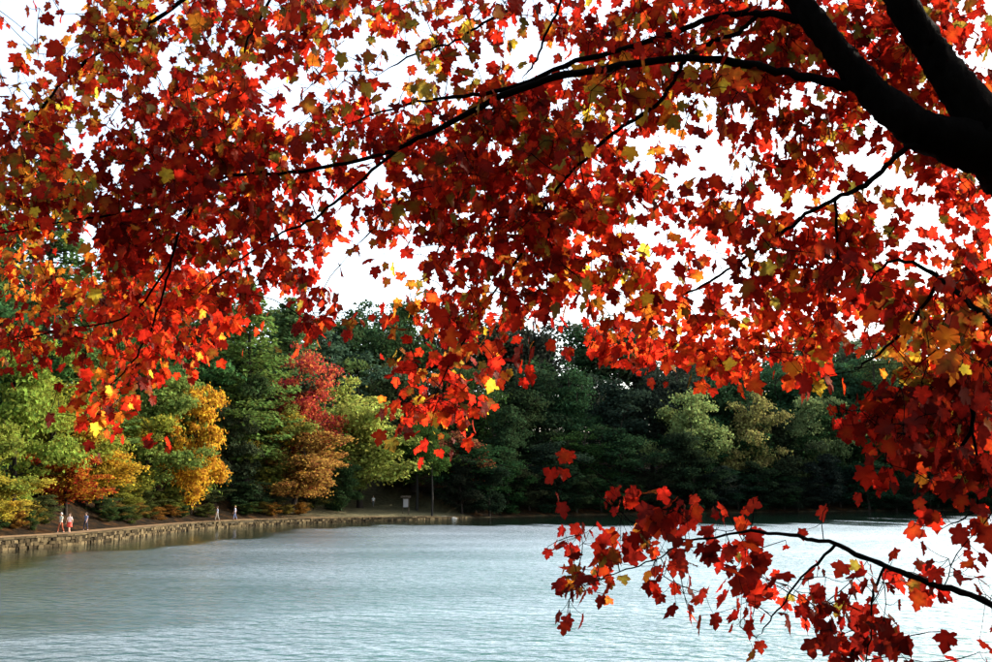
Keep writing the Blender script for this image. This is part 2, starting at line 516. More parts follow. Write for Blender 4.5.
while row < 6:
    s = random.random() * 0.4
    while s < total:
        L = random.uniform(0.28, 0.75)
        p, nn, wt = wall_at(s + L / 2)
        hgt = 0.27 * random.uniform(0.8, 1.15)
        z = -0.30 + row * 0.26
        if z + hgt < wt + 0.02:
            tt = np.array([nn[1], -nn[0]])
            v = cube_v * np.array([L * 0.46, 0.19, hgt * 0.47]) * (1 + rng.uniform(-0.22, 0.22, (8, 3)))
            off = 0.2 - random.uniform(0, 0.12)
            w = np.c_[v[:, :1] * tt + v[:, 1:2] * nn + (p + nn * off), v[:, 2] + z + hgt / 2]
            js.add(w - W0, cube_q, np.full(8, random.random()))
        s += L
    row += 1
o = link("wall_stones", js.mesh("wall_stones", M_STONE, False, "rnd"), wall); o["kind"] = "stuff"
s = 0.0
while s < total - 1.2:
    L = random.uniform(0.7, 1.4)
    p, nn, wt = wall_at(s + L / 2)
    tt = np.array([nn[1], -nn[0]])
    v = cube_v * np.array([L * 0.49, 0.27, 0.07]) * (1 + rng.uniform(-0.12, 0.12, (8, 3)))
    w = np.c_[v[:, :1] * tt + v[:, 1:2] * nn + (p + nn * 0.27), v[:, 2] + wt]
    jc.add(w - W0, cube_q, np.full(8, 0.35 + 0.5 * random.random()))
    s += L
o = link("wall_coping", jc.mesh("wall_coping", M_STONE, False, "rnd"), wall); o["kind"] = "stuff"

# ---------------------------------------------------------------- far trees: prototypes
def leaf_quads(C, Nrm, size, seed):
    """one small folded leaf-clump face (2 quads as one 4-gon) at each centre"""
    g = np.random.default_rng(seed)
    n = len(C)
    Nn = Nrm + g.normal(0, 0.55, (n, 3)); Nn /= np.linalg.norm(Nn, axis=1)[:, None]
    r = g.normal(0, 1, (n, 3)); U = np.cross(Nn, r); U /= np.linalg.norm(U, axis=1)[:, None]
    W = np.cross(Nn, U)
    sz = (size * g.uniform(0.6, 1.3, n))[:, None]
    asp = g.uniform(0.5, 0.85, n)[:, None]
    V = np.stack([C - U * sz, C - W * sz * asp + Nn * sz * 0.25, C + U * sz, C + W * sz * asp + Nn * sz * 0.25], 1).reshape(-1, 3)
    q = np.arange(4 * n).reshape(-1, 4)
    return V, q, np.repeat(g.random(n), 4)


def proto_broad(seed, n_blob=64, per=150, base=0.24, leaf=0.020, taper=1.0, sparse=0.0):
    """tree of unit height; crown radius about 0.33; returns (trunk mesh, crown mesh)"""
    g = np.random.default_rng(seed)
    limbs = Join()
    lean = g.normal(0, 0.02, 2)
    tp = np.array([(0, 0, -0.03), (lean[0] * 0.4, lean[1] * 0.4, 0.12), (lean[0], lean[1], 0.32), (lean[0] * 2, lean[1] * 2, 0.55), (lean[0] * 2.5, lean[1] * 2.5, 0.86)])
    v, q = tube(smooth_line(tp, 10), np.interp(np.linspace(0, 1, 10), [0, 0.12, 1], [0.026, 0.018, 0.004]), 7)
    limbs.add(v, q)
    C, S = [], []
    n_limb = max(8, n_blob // 7)
    for i in range(n_limb + 1):
        lead = i == n_limb
        t = (i + g.uniform(0, 1)) / n_limb
        z0 = max(0.05, base - 0.03) + (0.74 - base) * t ** 1.1
        ang = i * 2.4 + g.normal(0, 0.35)
        prof = math.sin(math.pi * min(1, 0.22 + 0.72 * t)) ** 0.7
        rad = 0.33 * taper * prof * g.uniform(0.62, 1.22)
        dz = rad * g.uniform(0.05, 0.75) + 0.12 * t
        st = np.array([np.interp(z0, tp[:, 2], tp[:, 0]), np.interp(z0, tp[:, 2], tp[:, 1]), z0])
        en = st + np.array([math.cos(ang) * rad, math.sin(ang) * rad, dz])
        if lead: st, en = tp[2], np.array([tp[-1][0], tp[-1][1], 0.95])
        md = (st + en) / 2 + g.normal(0, 0.02, 3)
        sl = smooth_line([st, md, en], 8)
        v, q = tube(sl, np.linspace(0.0080, 0.0016, 8), 5); limbs.add(v, q)
        for b in range(8 if not lead else 12):
            u = g.uniform(0.22, 1.05)
            p = sl[min(7, int(u * 7))] + g.normal(0, 1, 3) * np.array([0.050, 0.050, 0.034]) * (0.6 + 0.5 * u)
            p[2] = min(max(p[2], base * 0.6 + 0.03), 0.97)
            C.append(p); S.append(g.uniform(0.022, 0.062))
            v, q = tube(smooth_line([sl[max(0, min(7, int(u * 7) - 1))], p], 3), [0.003, 0.002, 0.001], 3); limbs.add(v, q)
    CC, NN = [], []
    for p, s in zip(C, S):
        m = int(per * (s / 0.06) ** 2 * (1 - sparse))
        d = g.normal(0, 1, (m, 3)) * s * np.array([0.85, 0.85, 0.42])
        d[:, 2] -= 1.6 * (d[:, 0] ** 2 + d[:, 1] ** 2)
        CC.append(p + d); NN.append(g.normal(0, 0.5, (m, 3)) + np.array([0, 0, 0.55]) + d / s * 0.5)
    V, q, a = leaf_quads(np.concatenate(CC), np.concatenate(NN), leaf, seed + 50)
    return limbs.mesh("trunk", M_TRUNK, True), mesh_np("crown", V, q, M_CROWN, False, {"rnd": a})


def proto_pine(seed, whorls=24, base=0.18, spread=0.21, leaf=0.0115):
    g = np.random.default_rng(seed)
    limbs = Join()
    v, q = tube([(0, 0, -0.03), (0, 0, 0.05), (g.normal(0, .004), 0, 0.5), (0, g.normal(0, .006), 1.0)], [0.019, 0.015, 0.010, 0.002], 7)
    limbs.add(v, q)
    CC, NN = [], []
    for w in range(whorls):
        t = w / (whorls - 1)
        z = base + (0.985 - base) * t ** 0.92
        L0 = spread * (1 - t) ** 0.75 * (0.55 + 0.45 * min(1, t * 5 + 0.4)) + 0.012
        nb = int(g.integers(4, 7))
        a0 = g.uniform(0, 6.28)
        for b in range(nb):
            if g.random() < 0.10 and w > 2: continue
            a = a0 + b * 6.283 / nb + g.normal(0, 0.22)
            L = L0 * g.uniform(0.55, 1.28)
            rise = g.uniform(-0.05, 0.22)
            d = np.array([math.cos(a), math.sin(a), 0])
            pts = np.array([[0, 0, z], d * L * 0.5 + [0, 0, z + rise * L * 0.35 - 0.004], d * L + [0, 0, z + rise * L * 1.15]])
            sl = smooth_line(pts, 6)
            v, q = tube(sl, np.linspace(0.0042, 0.0012, 6) * (1 - 0.6 * t), 3)
            limbs.add(v, q)
            side = np.array([-d[1], d[0], 0])
            m = int(20 + 300 * L)
            u = g.uniform(0.30, 1.04, m)
            p = sl[np.clip((u * 5).astype(int), 0, 5)] + (sl[-1] - sl[-2]) * ((u * 5) % 1)[:, None] * 0.9
            wdt = 0.030 + 0.24 * L * np.sin(np.clip(u, 0, 1) * 2.6)
            p = p + side * (g.uniform(-1, 1, m) * wdt)[:, None] + np.c_[np.zeros(m), np.zeros(m), g.normal(0.004, 0.0075, m)]
            CC.append(p); NN.append(np.tile([0, 0, 1.3], (m, 1)) + d * 0.4)
    m = 60
    CC.append(np.c_[g.normal(0, 0.008, m), g.normal(0, 0.008, m), g.uniform(0.93, 1.0, m)]); NN.append(g.normal(0, 1, (m, 3)))
    V, q, a = leaf_quads(np.concatenate(CC), np.concatenate(NN), leaf, seed + 70)
    return limbs.mesh("trunk", M_TRUNK, True), mesh_np("crown", V, q, M_CROWN, False, {"rnd": a})


PROTO = {
    "broad": [proto_broad(s, 84, 250, 0.18, 0.0125) for s in (11, 12, 13)],
    "open": [proto_broad(s, 56, 210, 0.24, 0.0125, 1.0, 0.1) for s in (21, 22)],
    "tall": [proto_broad(s, 90, 220, 0.16, 0.0105, 0.72) for s in (31, 32, 33)],
    "low": [proto_broad(s, 78, 260, 0.02, 0.014, 1.25) for s in (41, 42)],
    "pine": [proto_pine(s) for s in (51, 52, 53)],
}
PROTO_R = {"broad": 0.34, "open": 0.34, "tall": 0.26, "low": 0.42, "pine": 0.22}
count = {}


def tree(name, kind, px, Y, top_py, w_px, col, turn, label, cat="tree", group=None, pale=False, var=None, bright=1.0):
    """a tree standing on the terrain Y metres out; its real height and spread follow from how tall and wide it looks"""
    x = at_Y(px, 400, Y)[0]
    z0 = ground_z(x, Y)
    H = at_Y(px, top_py, Y)[2] - z0
    Wd = w_px / F * Y / (2 * PROTO_R[kind])
    k = count.get(kind, 0); count[kind] = k + 1
    tm, cm = PROTO[kind][(k if var is None else var) % len(PROTO[kind])]
    root = empty(name, (x, Y, z0 - 0.05))
    root.rotation_euler = (0, 0, random.uniform(0, 6.28))
    for nm, me in (("trunk", tm), ("crown", cm)):
        c = link(nm, me, root)
        c.scale = (Wd, Wd, H)
        c.color = (*[v * bright for v in col], turn)
    tag(root, label, cat, group)
    return root


DK = (0.021, 0.042, 0.018)
PINE = (0.050, 0.085, 0.024)
PG = "pines standing along the left bank"
wpx_in = {}


def inland(px, off):
    """depth of the spot off metres behind the wall face at that column"""
    if off not in wpx_in:
        q_ = wl + nrm * off
        wpx_in[off] = (np.array([project((a_, b_, 1.5))[0] for a_, b_ in q_]), q_[:, 1])
    xs, ys = wpx_in[off]
    return float(np.interp(px, xs, ys))


LB = "dark green tree filling the wood on the left bank"
LT = [  # kind of name, crown, column, metres behind the wall, top row, width, colour, turning, label, category, group, variant
    ("leafy_tree", "low", 20, 7, 335, 118, (0.14, 0.18, 0.028), 0.2, "bright green leafy tree on the bank beside the yellow bush", "tree", None, 0),
    ("shrub", "low", 8, 4.6, 468, 74, (0.28, 0.22, 0.03), 0.3, "yellow green bush low on the bank at the wall's start", "bush", None, 1),
    ("pine_tree", "pine", -45, 15, 170, 170, PINE, 0.05, "tall dark green pine on the left bank behind leafy trees", "tree", PG, None),
    ("pine_tree", "pine", 42, 17, 140, 150, PINE, 0.05, "tallest dark green pine behind the bright green tree", "tree", None, None),
    ("pine_tree", "pine", 125, 18, 228, 150, PINE, 0.05, "tall dark green pine on the left bank behind leafy trees", "tree", PG, None),
    ("pine_tree", "pine", 180, 19, 268, 130, PINE, 0.05, "tall dark green pine on the left bank behind leafy trees", "tree", PG, None),
    ("pine_tree", "pine", 82, 10, 345, 120, (0.09, 0.14, 0.035), 0.12, "shorter yellowish pine behind the walking people", "tree", None, None),
    ("small_tree", "broad", 72, 6, 438, 66, (0.25, 0.05, 0.012), 0.40, "small red orange tree overhanging the walkers in pale tops", "tree", None, 0),
    ("small_tree", "broad", 103, 6.2, 412, 74, (0.26, 0.17, 0.02), 0.42, "small golden green tree overhanging the walker in blue", "tree", None, 1),
    ("leafy_tree", "low", 147, 7.5, 372, 104, (0.12, 0.16, 0.035), 0.25, "mid green leafy tree with dark trunk beside the golden tree", "tree", None, 1),
    ("golden_tree", "low", 195, 4.8, 384, 74, (0.38, 0.195, 0.02), 0.2, "golden orange tree hanging low over the stone wall", "tree", None, 0),
    ("pine_tree", "pine", 248, 9, 283, 110, (0.085, 0.13, 0.03), 0.05, "sunlit layered green pine between the golden and the red tree", "tree", None, 0),
    ("pine_tree", "pine", 222, 17, 292, 90, PINE, 0.05, "tall dark green pine on the left bank behind leafy trees", "tree", PG, None),
    ("pine_tree", "pine", 288, 20, 298, 100, (0.065, 0.11, 0.04), 0.05, "green pine rising behind the red tree", "tree", None, None),
    ("red_tree", "tall", 306, 10, 342, 66, (0.33, 0.055, 0.03), 0.18, "bright red autumn tree behind the orange brown tree", "tree", None, 2),
    ("orange_tree", "broad", 293, 5.5, 425, 84, (0.24, 0.12, 0.03), 0.25, "orange brown tree with dark trunk at the path's edge", "tree", None, 2),
    ("oak_tree", "broad", 362, 13, 376, 100, (0.22, 0.24, 0.05), 0.1, "rounded yellow green tree above the sandy clearing", "tree", None, 0),
    ("shrub", "low", 343, 7, 462, 44, (0.03, 0.055, 0.02), 0.12, "dark green bush beside the sandy clearing", "bush", None, None),
    ("shrub", "low", 316, 7, 484, 30, (0.05, 0.06, 0.02), 0.3, "small brownish bush at the foot of the orange brown tree", "bush", None, None),
    ("leafy_tree", "broad", 415, 15, 425, 90, (0.07, 0.11, 0.025), 0.15, "green tree with open crown over the information board", "tree", None, 1),
    ("rusty_tree", "open", 456, 12, 418, 60, (0.16, 0.05, 0.025), 0.1, "rusty red tree at the end of the stone wall", "tree", None, None),
    ("oak_tree", "tall", 335, 22, 400, 60, (0.14, 0.18, 0.04), 0.1, "narrow green tree between the red and the yellow green tree", "tree", None, None),
]
for px, off, tp, w in ((-20, 12, 300, 110), (45, 13, 330, 90), (110, 13, 320, 110), (172, 14, 340, 100), (215, 12, 350, 90), (265, 16, 360, 90), (18, 28, 205, 120), (150, 30, 255, 130), (205, 32, 280, 120), (262, 34, 296, 120), (320, 36, 312, 110), (235, 8, 400, 60)):
    LT.append(("forest_tree", "low" if off < 17 else "broad", px, off, tp, w, tuple(c * random.uniform(0.8, 1.5) for c in (0.04, 0.07, 0.025)), 0.08, LB, "tree", "trees of the wood on the left bank", None))
LT += [
    ("leafy_tree", "broad", 55, 8.5, 372, 90, (0.17, 0.18, 0.025), 0.3, "yellow green tree behind the small red orange tree", "tree", None, 1),
    ("leafy_tree", "low", 122, 8.2, 398, 84, (0.16, 0.17, 0.025), 0.35, "yellow green tree between the golden green and mid green trees", "tree", None, 1),
    ("leafy_tree", "low", 170, 9.5, 360, 90, (0.11, 0.15, 0.03), 0.25, "green tree rising behind the golden orange tree", "tree", None, 0),
    ("leafy_tree", "broad", 270, 9, 400, 70, (0.14, 0.15, 0.03), 0.35, "olive tree behind the orange brown tree", "tree", None, 0),
    ("leafy_tree", "low", 334, 14, 436, 60, (0.13, 0.16, 0.035), 0.15, "green tree at the foot of the red tree", "tree", None, 0),
    ("leafy_tree", "low", -15, 6, 420, 80, (0.15, 0.17, 0.028), 0.25, "leafy tree at the wall's near end beside the yellow bush", "tree", None, 1),
]
for px, off, tp, w, col in ((45, 5.2, 494, 40, (0.05, 0.06, 0.02)), (186, 6.5, 490, 40, (0.06, 0.06, 0.02)), (212, 7, 486, 40, (0.04, 0.05, 0.02)), (120, 4.6, 503, 26, (0.12, 0.08, 0.02)), (140, 4.4, 502, 24, (0.15, 0.09, 0.02)), (282, 6, 494, 26, (0.06, 0.05, 0.02)), (305, 5, 500, 20, (0.10, 0.06, 0.02)), (36, 4.5, 503, 26, (0.14, 0.10, 0.02)), (110, 5.4, 494, 36, (0.04, 0.06, 0.02)), (128, 6.0, 478, 44, (0.13, 0.13, 0.02)), (150, 6.5, 488, 40, (0.06, 0.07, 0.02)),
                            (172, 5.5, 486, 36, (0.10, 0.11, 0.02)), (225, 8, 470, 50, (0.03, 0.05, 0.02)), (250, 6, 480, 46, (0.025, 0.045, 0.018)), (268, 6.5, 488, 34, (0.03, 0.045, 0.02)), (60, 8, 480, 50, (0.03, 0.05, 0.02)), (90, 8.5, 478, 54, (0.03, 0.05, 0.02))):
    LT.append(("shrub", "low", px, off, tp, w, col, 0.2, "small bush in the undergrowth between path and wood", "bush", "undergrowth bushes behind the path", None))
for i_ in range(26):
    px = -10 + i_ * 12.5 + random.uniform(-4, 4)
    if 55 < px < 100 or 212 < px < 246: continue
    LT.append(("shrub", "low", px, 3.0 + random.random() * 1.6, float(np.interp(px, [0, 130, 330], [514, 506, 505])) - random.uniform(0, 5), random.uniform(14, 26),
               random.choice(((0.05, 0.06, 0.015), (0.12, 0.09, 0.02), (0.16, 0.07, 0.015), (0.03, 0.05, 0.015))), 0.25, "small bush in the undergrowth between path and wood", "bush", "undergrowth bushes behind the path", None))
for nm, kind, px, off, tp, w, col, turn, lab, cat, grp, var in LT:
    tree(nm, kind, px, inland(px, off), tp, w * (1.18 if kind != 'pine' else 1.0), col, turn, lab, cat, grp, var=var, bright=1.22)

FG = "trees just behind the far waterline bushes"
FL = "dark shaded tree standing just behind the far waterline bushes"
for px, Y, tp, w in ((345, 205, 300, 105), (385, 214, 306, 105), (418, 222, 292, 90), (455, 222, 302, 110), (500, 232, 306, 110), (438, 196, 372, 96), (400, 196, 360, 90), (472, 200, 362, 90), (545, 230, 300, 115),
                     (592, 236, 308, 110), (640, 240, 314, 110), (690, 245, 330, 95), (740, 248, 338, 100), (790, 250, 340, 95), (842, 255, 348, 100), (900, 258, 350, 105), (955, 260, 350, 105), (1015, 262, 345, 110),
                     (1080, 262, 345, 110)):
    tree("forest_tree", random.choice(("broad", "broad", "tall")), px, Y, tp, w, tuple(c * random.uniform(0.9, 1.7) for c in (0.035, 0.055, 0.024)), random.choice((0.03, 0.1, 0.2)), "dark green tree along the skyline of the far wood", group="trees on the skyline of the far wood")
sp = lambda px: float(np.interp(px, shore_px, shore[:, 1]))
px = 478
while px < 1090:
    tree("forest_tree", "tall", px + random.uniform(-8, 8), sp(px) + random.uniform(18, 26), random.uniform(345, 372), random.uniform(62, 84),
         tuple(c * random.uniform(0.8, 1.4) for c in (0.025, 0.047, 0.020)), random.choice((0.0, 0.05, 0.15)), "dark slender tree halfway up the far wood below the skyline", group="trees halfway up the far wood")
    px += 33
px = 472
while px < 1090:
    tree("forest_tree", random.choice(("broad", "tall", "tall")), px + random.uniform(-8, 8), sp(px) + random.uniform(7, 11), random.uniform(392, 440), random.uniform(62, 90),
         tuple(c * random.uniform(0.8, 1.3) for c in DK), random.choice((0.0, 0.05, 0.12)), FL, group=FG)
    px += 38
px = 468
while px < 1090:
    tree("shrub", "low", px + random.uniform(-6, 6), sp(px) + random.uniform(0.9, 3.5), random.uniform(452, 486), random.uniform(46, 66),
         tuple(c * random.uniform(0.7, 1.2) for c in (0.015, 0.028, 0.014)), 0.03, "dark bush leaning over the water on the far shore", "bush", "bushes along the far waterline")
    px += 22
tree("pale_tree", "broad", 690, sp(690) + 8, 384, 82, (0.19, 0.235, 0.075), 0.03, "pale green sunlit tree in the shaded far wood", var=1)  # these four crowns: pale colour chosen so they read as sunlit
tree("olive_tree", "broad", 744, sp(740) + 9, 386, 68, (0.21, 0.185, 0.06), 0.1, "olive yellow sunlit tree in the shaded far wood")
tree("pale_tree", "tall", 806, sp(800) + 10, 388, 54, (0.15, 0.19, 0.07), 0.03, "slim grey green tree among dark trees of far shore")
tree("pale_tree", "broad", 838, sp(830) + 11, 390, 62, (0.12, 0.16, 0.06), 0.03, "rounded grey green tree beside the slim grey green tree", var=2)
for px, w in ((800, 90), (852, 90), (905, 95)):
    tree("hill_tree", "broad", px, 320, 322 + abs(px - 850) * 0.1, w, (0.10, 0.13, 0.07), 0.05, "grey green tree on the hill behind the far shore", group="trees on the far hill")

for x_, y_, h_, w_ in ((-13, -7, 15, 11), (-6, -11, 17, 12), (2, -12, 18, 12), (9, -9, 16, 12), (15, -3, 15, 11), (-18, 0, 13, 10), (-11, -17, 21, 14), (0, -20, 22, 14), (11, -18, 21, 14)):  # unseen trees added behind the camera to cut skylight on the maple
    r_ = empty("forest_tree", (x_, y_, ground_z(x_, y_) - 0.05)); r_.rotation_euler = (0, 0, random.uniform(0, 6.28))
    for nm, me in zip(("trunk", "crown"), PROTO["low"][count.setdefault("near", 0) % 2]):
        c_ = link(nm, me, r_); c_.scale = (w_ / 0.84, w_ / 0.84, h_); c_.color = (0.05, 0.08, 0.025, 0.1)
    count["near"] += 1
    tag(r_, "unseen green tree added behind the viewpoint to block skylight", "tree", "unseen trees added behind the viewpoint")

# ---------------------------------------------------------------- pale trunks and information board in the clearing
def pale_trunk(px, Y, top_py, r, label):
    x = at_Y(px, 400, Y)[0]; z0 = ground_z(x, Y)
    H = at_Y(px, top_py, Y)[2] - z0
    root = empty("tree", (x, Y, z0))
    pts = smooth_line([(0, 0, -0.3), (0.05, 0, H * 0.3), (-0.1, 0.1, H * 0.65), (0.1, 0.1, H)], 9)
    v, q = tube(pts, np.linspace(r, r * 0.35, 9), 8)
    link("trunk", mesh_np("trunk", v, q, M_PALE, True), root)
    cm = PROTO["open"][1][1]
    c = link("crown", cm, root); c.scale = (10, 10, 12); c.location = (0, 0, H - 7.5); c.color = (0.05, 0.09, 0.02, 0.1)
    tag(root, label, "tree", None)


pale_trunk(433, 163, 440, 0.17, "tree with slim pale grey trunk at the clearing's edge")
pale_trunk(418, 170, 440, 0.26, "tree with thicker grey trunk behind the information board")

M_WOOD = simple_mat("weathered_wood", (0.04, 0.032, 0.024), 0.85, 0.3, 9.0, 0.3)
M_BOARD = simple_mat("board_paper", (0.24, 0.23, 0.22), 0.6, 0.06, 4.0)


def box(c, h):
    return cube_v * np.array(h) + np.array(c), cube_q


bx, bY = at_Y(407, 400, 161)[0], 161
bz = ground_z(bx, bY)
board = empty("information_board", (bx, bY, bz))
tag(board, "white notice board on posts under a small roof in the clearing", "notice board")
for sx in (-0.42, 0.42):
    v, q = tube([(sx, 0, -0.2), (sx, 0, 1.0), (sx, 0, 2.5)], [0.06, 0.06, 0.055], 8)
    link("post", mesh_np("post", v, q, M_WOOD, True), board)
v, q = box((0, -0.03, 1.65), (0.36, 0.03, 0.62)); link("panel", mesh_np("panel", v, q, M_BOARD), board)
j = Join()
for s in (-1, 1):
    v, q = box((0, 0, 0), (0.75, 0.32, 0.025))
    th = s * R(24)
    v = np.c_[v[:, 0], v[:, 1] * math.cos(th) - v[:, 2] * math.sin(th), v[:, 1] * math.sin(th) + v[:, 2] * math.cos(th)]
    j.add(v + np.array([0, -s * 0.285, 2.56]), q)
link("roof", j.mesh("roof", M_WOOD, False), board)

# pale flat rock at the wall's end
rp = at_z(447, 518.5, 0.0)
g = np.random.default_rng(3)
th = np.linspace(0, 2 * math.pi, 15)[:-1]
rv = [(0, 0, 0.34)]
for rr, z in ((0.5, 0.33), (0.85, 0.22), (1.0, 0.0), (0.95, -0.5)):
    for t in th: rv.append((1.5 * rr * math.cos(t) * g.uniform(.88, 1.1), 0.8 * rr * math.sin(t) * g.uniform(.88, 1.1), z + g.normal(0, .03)))
rv = np.array(rv); n = 14
rf = np.concatenate([np.stack([1 + r * n + np.arange(n), 1 + r * n + (np.arange(n) + 1) % n, 1 + (r + 1) * n + (np.arange(n) + 1) % n, 1 + (r + 1) * n + np.arange(n)], 1) for r in range(3)])
rt = np.stack([np.zeros(n, int), 1 + (np.arange(n) + 1) % n, 1 + np.arange(n)], 1)
rock = link("rock", mesh_np("rock", rv, [rf, rt], simple_mat("pale_rock", (0.14, 0.14, 0.13), 0.9, 0.25, 3.0, 0.5), False))
rock.location = rp
tag(rock, "flat pale rock at the waterline past the stone wall", "rock")

# ---------------------------------------------------------------- people on the path
M_SKIN = simple_mat("skin", (0.48, 0.28, 0.19), 0.55, 0.08)
CLOTH = {}


def cloth(name, c):
    if name not in CLOTH: CLOTH[name] = simple_mat("cloth_" + name, c, 0.9, 0.15, 12.0)
    return CLOTH[name]


def person(px, Y, face, hgt, top, bottom, hair, skirt, stride, label, off=None):
    x = at_Y(px, 400, Y)[0]
    z0 = ground_z(x, Y)
    if off is not None: z0 = off
    root = empty("person", (x, Y, z0)); root.rotation_euler = (0, 0, R(face))
    J = Join()

    def closed(pts, rad, sides):
        P_ = [np.asarray(p_, float) for p_ in pts]
        e0 = (P_[0] - P_[1]) / np.linalg.norm(P_[0] - P_[1]); e1 = (P_[-1] - P_[-2]) / np.linalg.norm(P_[-1] - P_[-2])
        v, q = tube([P_[0] + e0 * rad[0] * 0.35] + P_ + [P_[-1] + e1 * rad[-1] * 0.35], [rad[0] * 0.35] + list(rad) + [rad[-1] * 0.35], sides)
        n_ = len(v)
        v = np.vstack([v, P_[0] + e0 * rad[0] * 0.4, P_[-1] + e1 * rad[-1] * 0.4])
        k_ = np.arange(sides)
        c0 = np.stack([np.full(sides, n_), (k_ + 1) % sides, k_, k_], 1)
        b_ = n_ - sides
        c1 = np.stack([np.full(sides, n_ + 1), b_ + k_, b_ + (k_ + 1) % sides, b_ + (k_ + 1) % sides], 1)
        return v, q, np.vstack([c0[:, :3], c1[:, :3]])

    def limb(pts, rad, sides=10):
        v, q, t_ = closed(pts, rad, sides)
        J.tri = getattr(J, "tri", []); J.tri.append(t_ + J.n); J.add(v, q)

    def ball(c, r, n=8):
        c = np.array(c); r = np.array(r) if np.ndim(r) else np.array([r] * 3)
        zz = np.linspace(-0.98, 0.98, n)
        v, q, t_ = closed([(0, 0, t) for t in zz], [math.sqrt(1 - t * t) for t in zz], 12)
        J.tri = getattr(J, "tri", []); J.tri.append(t_ + J.n); J.add(v * r + c, q)
    st = stride
    # trunk, neck, head (facing +Y of the figure)
    zz = [0.86, 0.93, 1.05, 1.18, 1.32, 1.42, 1.47]
    rx = [0.12, 0.165, 0.14, 0.15, 0.175, 0.15, 0.06]
    ry = [0.09, 0.12, 0.10, 0.105, 0.115, 0.09, 0.055]
    zs = np.linspace(0.84, 1.46, 12)
    v, q, t_ = closed([(0, 0, z) for z in zs], [1.0] * 12, 14)
    zo = v[:, 2].clip(0.84, 1.47).copy()
    v[:, 0] *= np.interp(zo, zz, rx); v[:, 1] *= np.interp(zo, zz, ry); v[:, 2] = np.where(v[:, 2] > 1.46, 1.47, np.where(v[:, 2] < 0.84, 0.82, v[:, 2]))
    J.tri = getattr(J, "tri", []); J.tri.append(t_ + J.n); J.add(v, q)
    ball((0, 0, 0.93), (0.16, 0.115, 0.09))
    ball((0, 0, 1.40), (0.17, 0.09, 0.07))
    limb([(0, 0.0, 1.42), (0, 0.01, 1.50), (0, 0.015, 1.56)], [0.058, 0.052, 0.05])
    ball((0, 0.02, 1.635), (0.074, 0.094, 0.112), 10)
    ball((0, 0.113, 1.625), (0.013, 0.018, 0.022), 5)                 # nose
    for s in (-1, 1):
        ball((s * 0.075, 0.012, 1.63), (0.012, 0.02, 0.03), 5)        # ears
        # leg
        f = s * st
        hip = np.array([s * 0.085, 0, 0.88]); knee = np.array([s * 0.09, f * 0.20 + 0.03, 0.48]); ank = np.array([s * 0.09, f * 0.30 - (0.06 if f < 0 else 0), 0.085 + (0.05 if f < 0 else 0)])
        limb([hip, (hip + knee) / 2, knee, (knee * 0.6 + ank * 0.4), ank], [0.088, 0.078, 0.055, 0.056, 0.036])
        toe = ank + np.array([0, 0.17, -0.05 - (0.05 if f < 0 else 0)]); heel = ank + np.array([0, -0.05, -0.045])
        limb([heel, ank + np.array([0, 0.05, -0.04]), toe], [0.035, 0.042, 0.03])
        # arm swings against the leg
        sh = np.array([s * 0.185, 0, 1.40]); el = np.array([s * 0.235, -f * 0.12 - 0.02, 1.13]); wr = np.array([s * 0.225, -f * 0.20 + 0.06, 0.90])
        limb([sh, (sh + el) / 2, el, (el + wr) / 2, wr], [0.058, 0.046, 0.038, 0.036, 0.025])
        palm = wr + np.array([0, 0.01, -0.055])
        limb([wr, palm, palm + np.array([0, 0.005, -0.03])], [0.024, 0.032, 0.028])
        for k in range(4):
            b0 = palm + np.array([0, -0.028 + k * 0.019, -0.03])
            ln = (0.062, 0.074, 0.07, 0.055)[k]
            limb([b0, b0 + np.array([-s * 0.006, 0.004, -ln * 0.55]), b0 + np.array([-s * 0.022, 0.006, -ln])], [0.011, 0.010, 0.008], 6)
        limb([wr + np.array([0, 0.02, -0.03]), wr + np.array([-s * 0.006, 0.048, -0.06]), wr + np.array([-s * 0.012, 0.052, -0.095])], [0.012, 0.011, 0.009], 6)
    me = mesh_np("body_cage", np.concatenate(J.v), [np.concatenate(J.q), np.concatenate(J.tri)])
    tmp = link("body_cage", me)
    md = tmp.modifiers.new("r", 'REMESH'); md.mode = 'VOXEL'; md.voxel_size = 0.013
    sm = tmp.modifiers.new("s", 'SMOOTH'); sm.factor = 0.4; sm.iterations = 2
    dg = bpy.context.evaluated_depsgraph_get()
    body = bpy.data.meshes.new_from_object(tmp.evaluated_get(dg))
    bpy.data.objects.remove(tmp); bpy.data.meshes.remove(me)
    body.name = "body"
    n = len(body.vertices); co = np.empty(n * 3, np.float32); body.vertices.foreach_get("co", co); co = co.reshape(-1, 3)
    body.materials.clear()
    for mm in (M_SKIN, top, bottom, cloth("shoe", (0.05, 0.045, 0.04))): body.materials.append(mm)
    pc = np.empty(len(body.polygons) * 3, np.float32); body.polygons.foreach_get("center", pc); pc = pc.reshape(-1, 3)
    mi = np.zeros(len(pc), np.int32)
    arm = np.abs(pc[:, 0]) > 0.185
    mi[(pc[:, 2] > 0.95) & (pc[:, 2] < 1.455) & ~(arm & (pc[:, 2] < 1.18))] = 1
    hem = 0.50 if skirt else 0.15
    mi[(pc[:, 2] <= 0.95) & (pc[:, 2] > hem) & ~(arm | (np.abs(pc[:, 0]) > 0.18))] = 2
    mi[pc[:, 2] < 0.10] = 3
    body.polygons.foreach_set("material_index", mi)
    body.polygons.foreach_set("use_smooth", np.ones(len(pc), bool))
    bo = link("body", body, root); bo.scale = (hgt / 1.75,) * 3
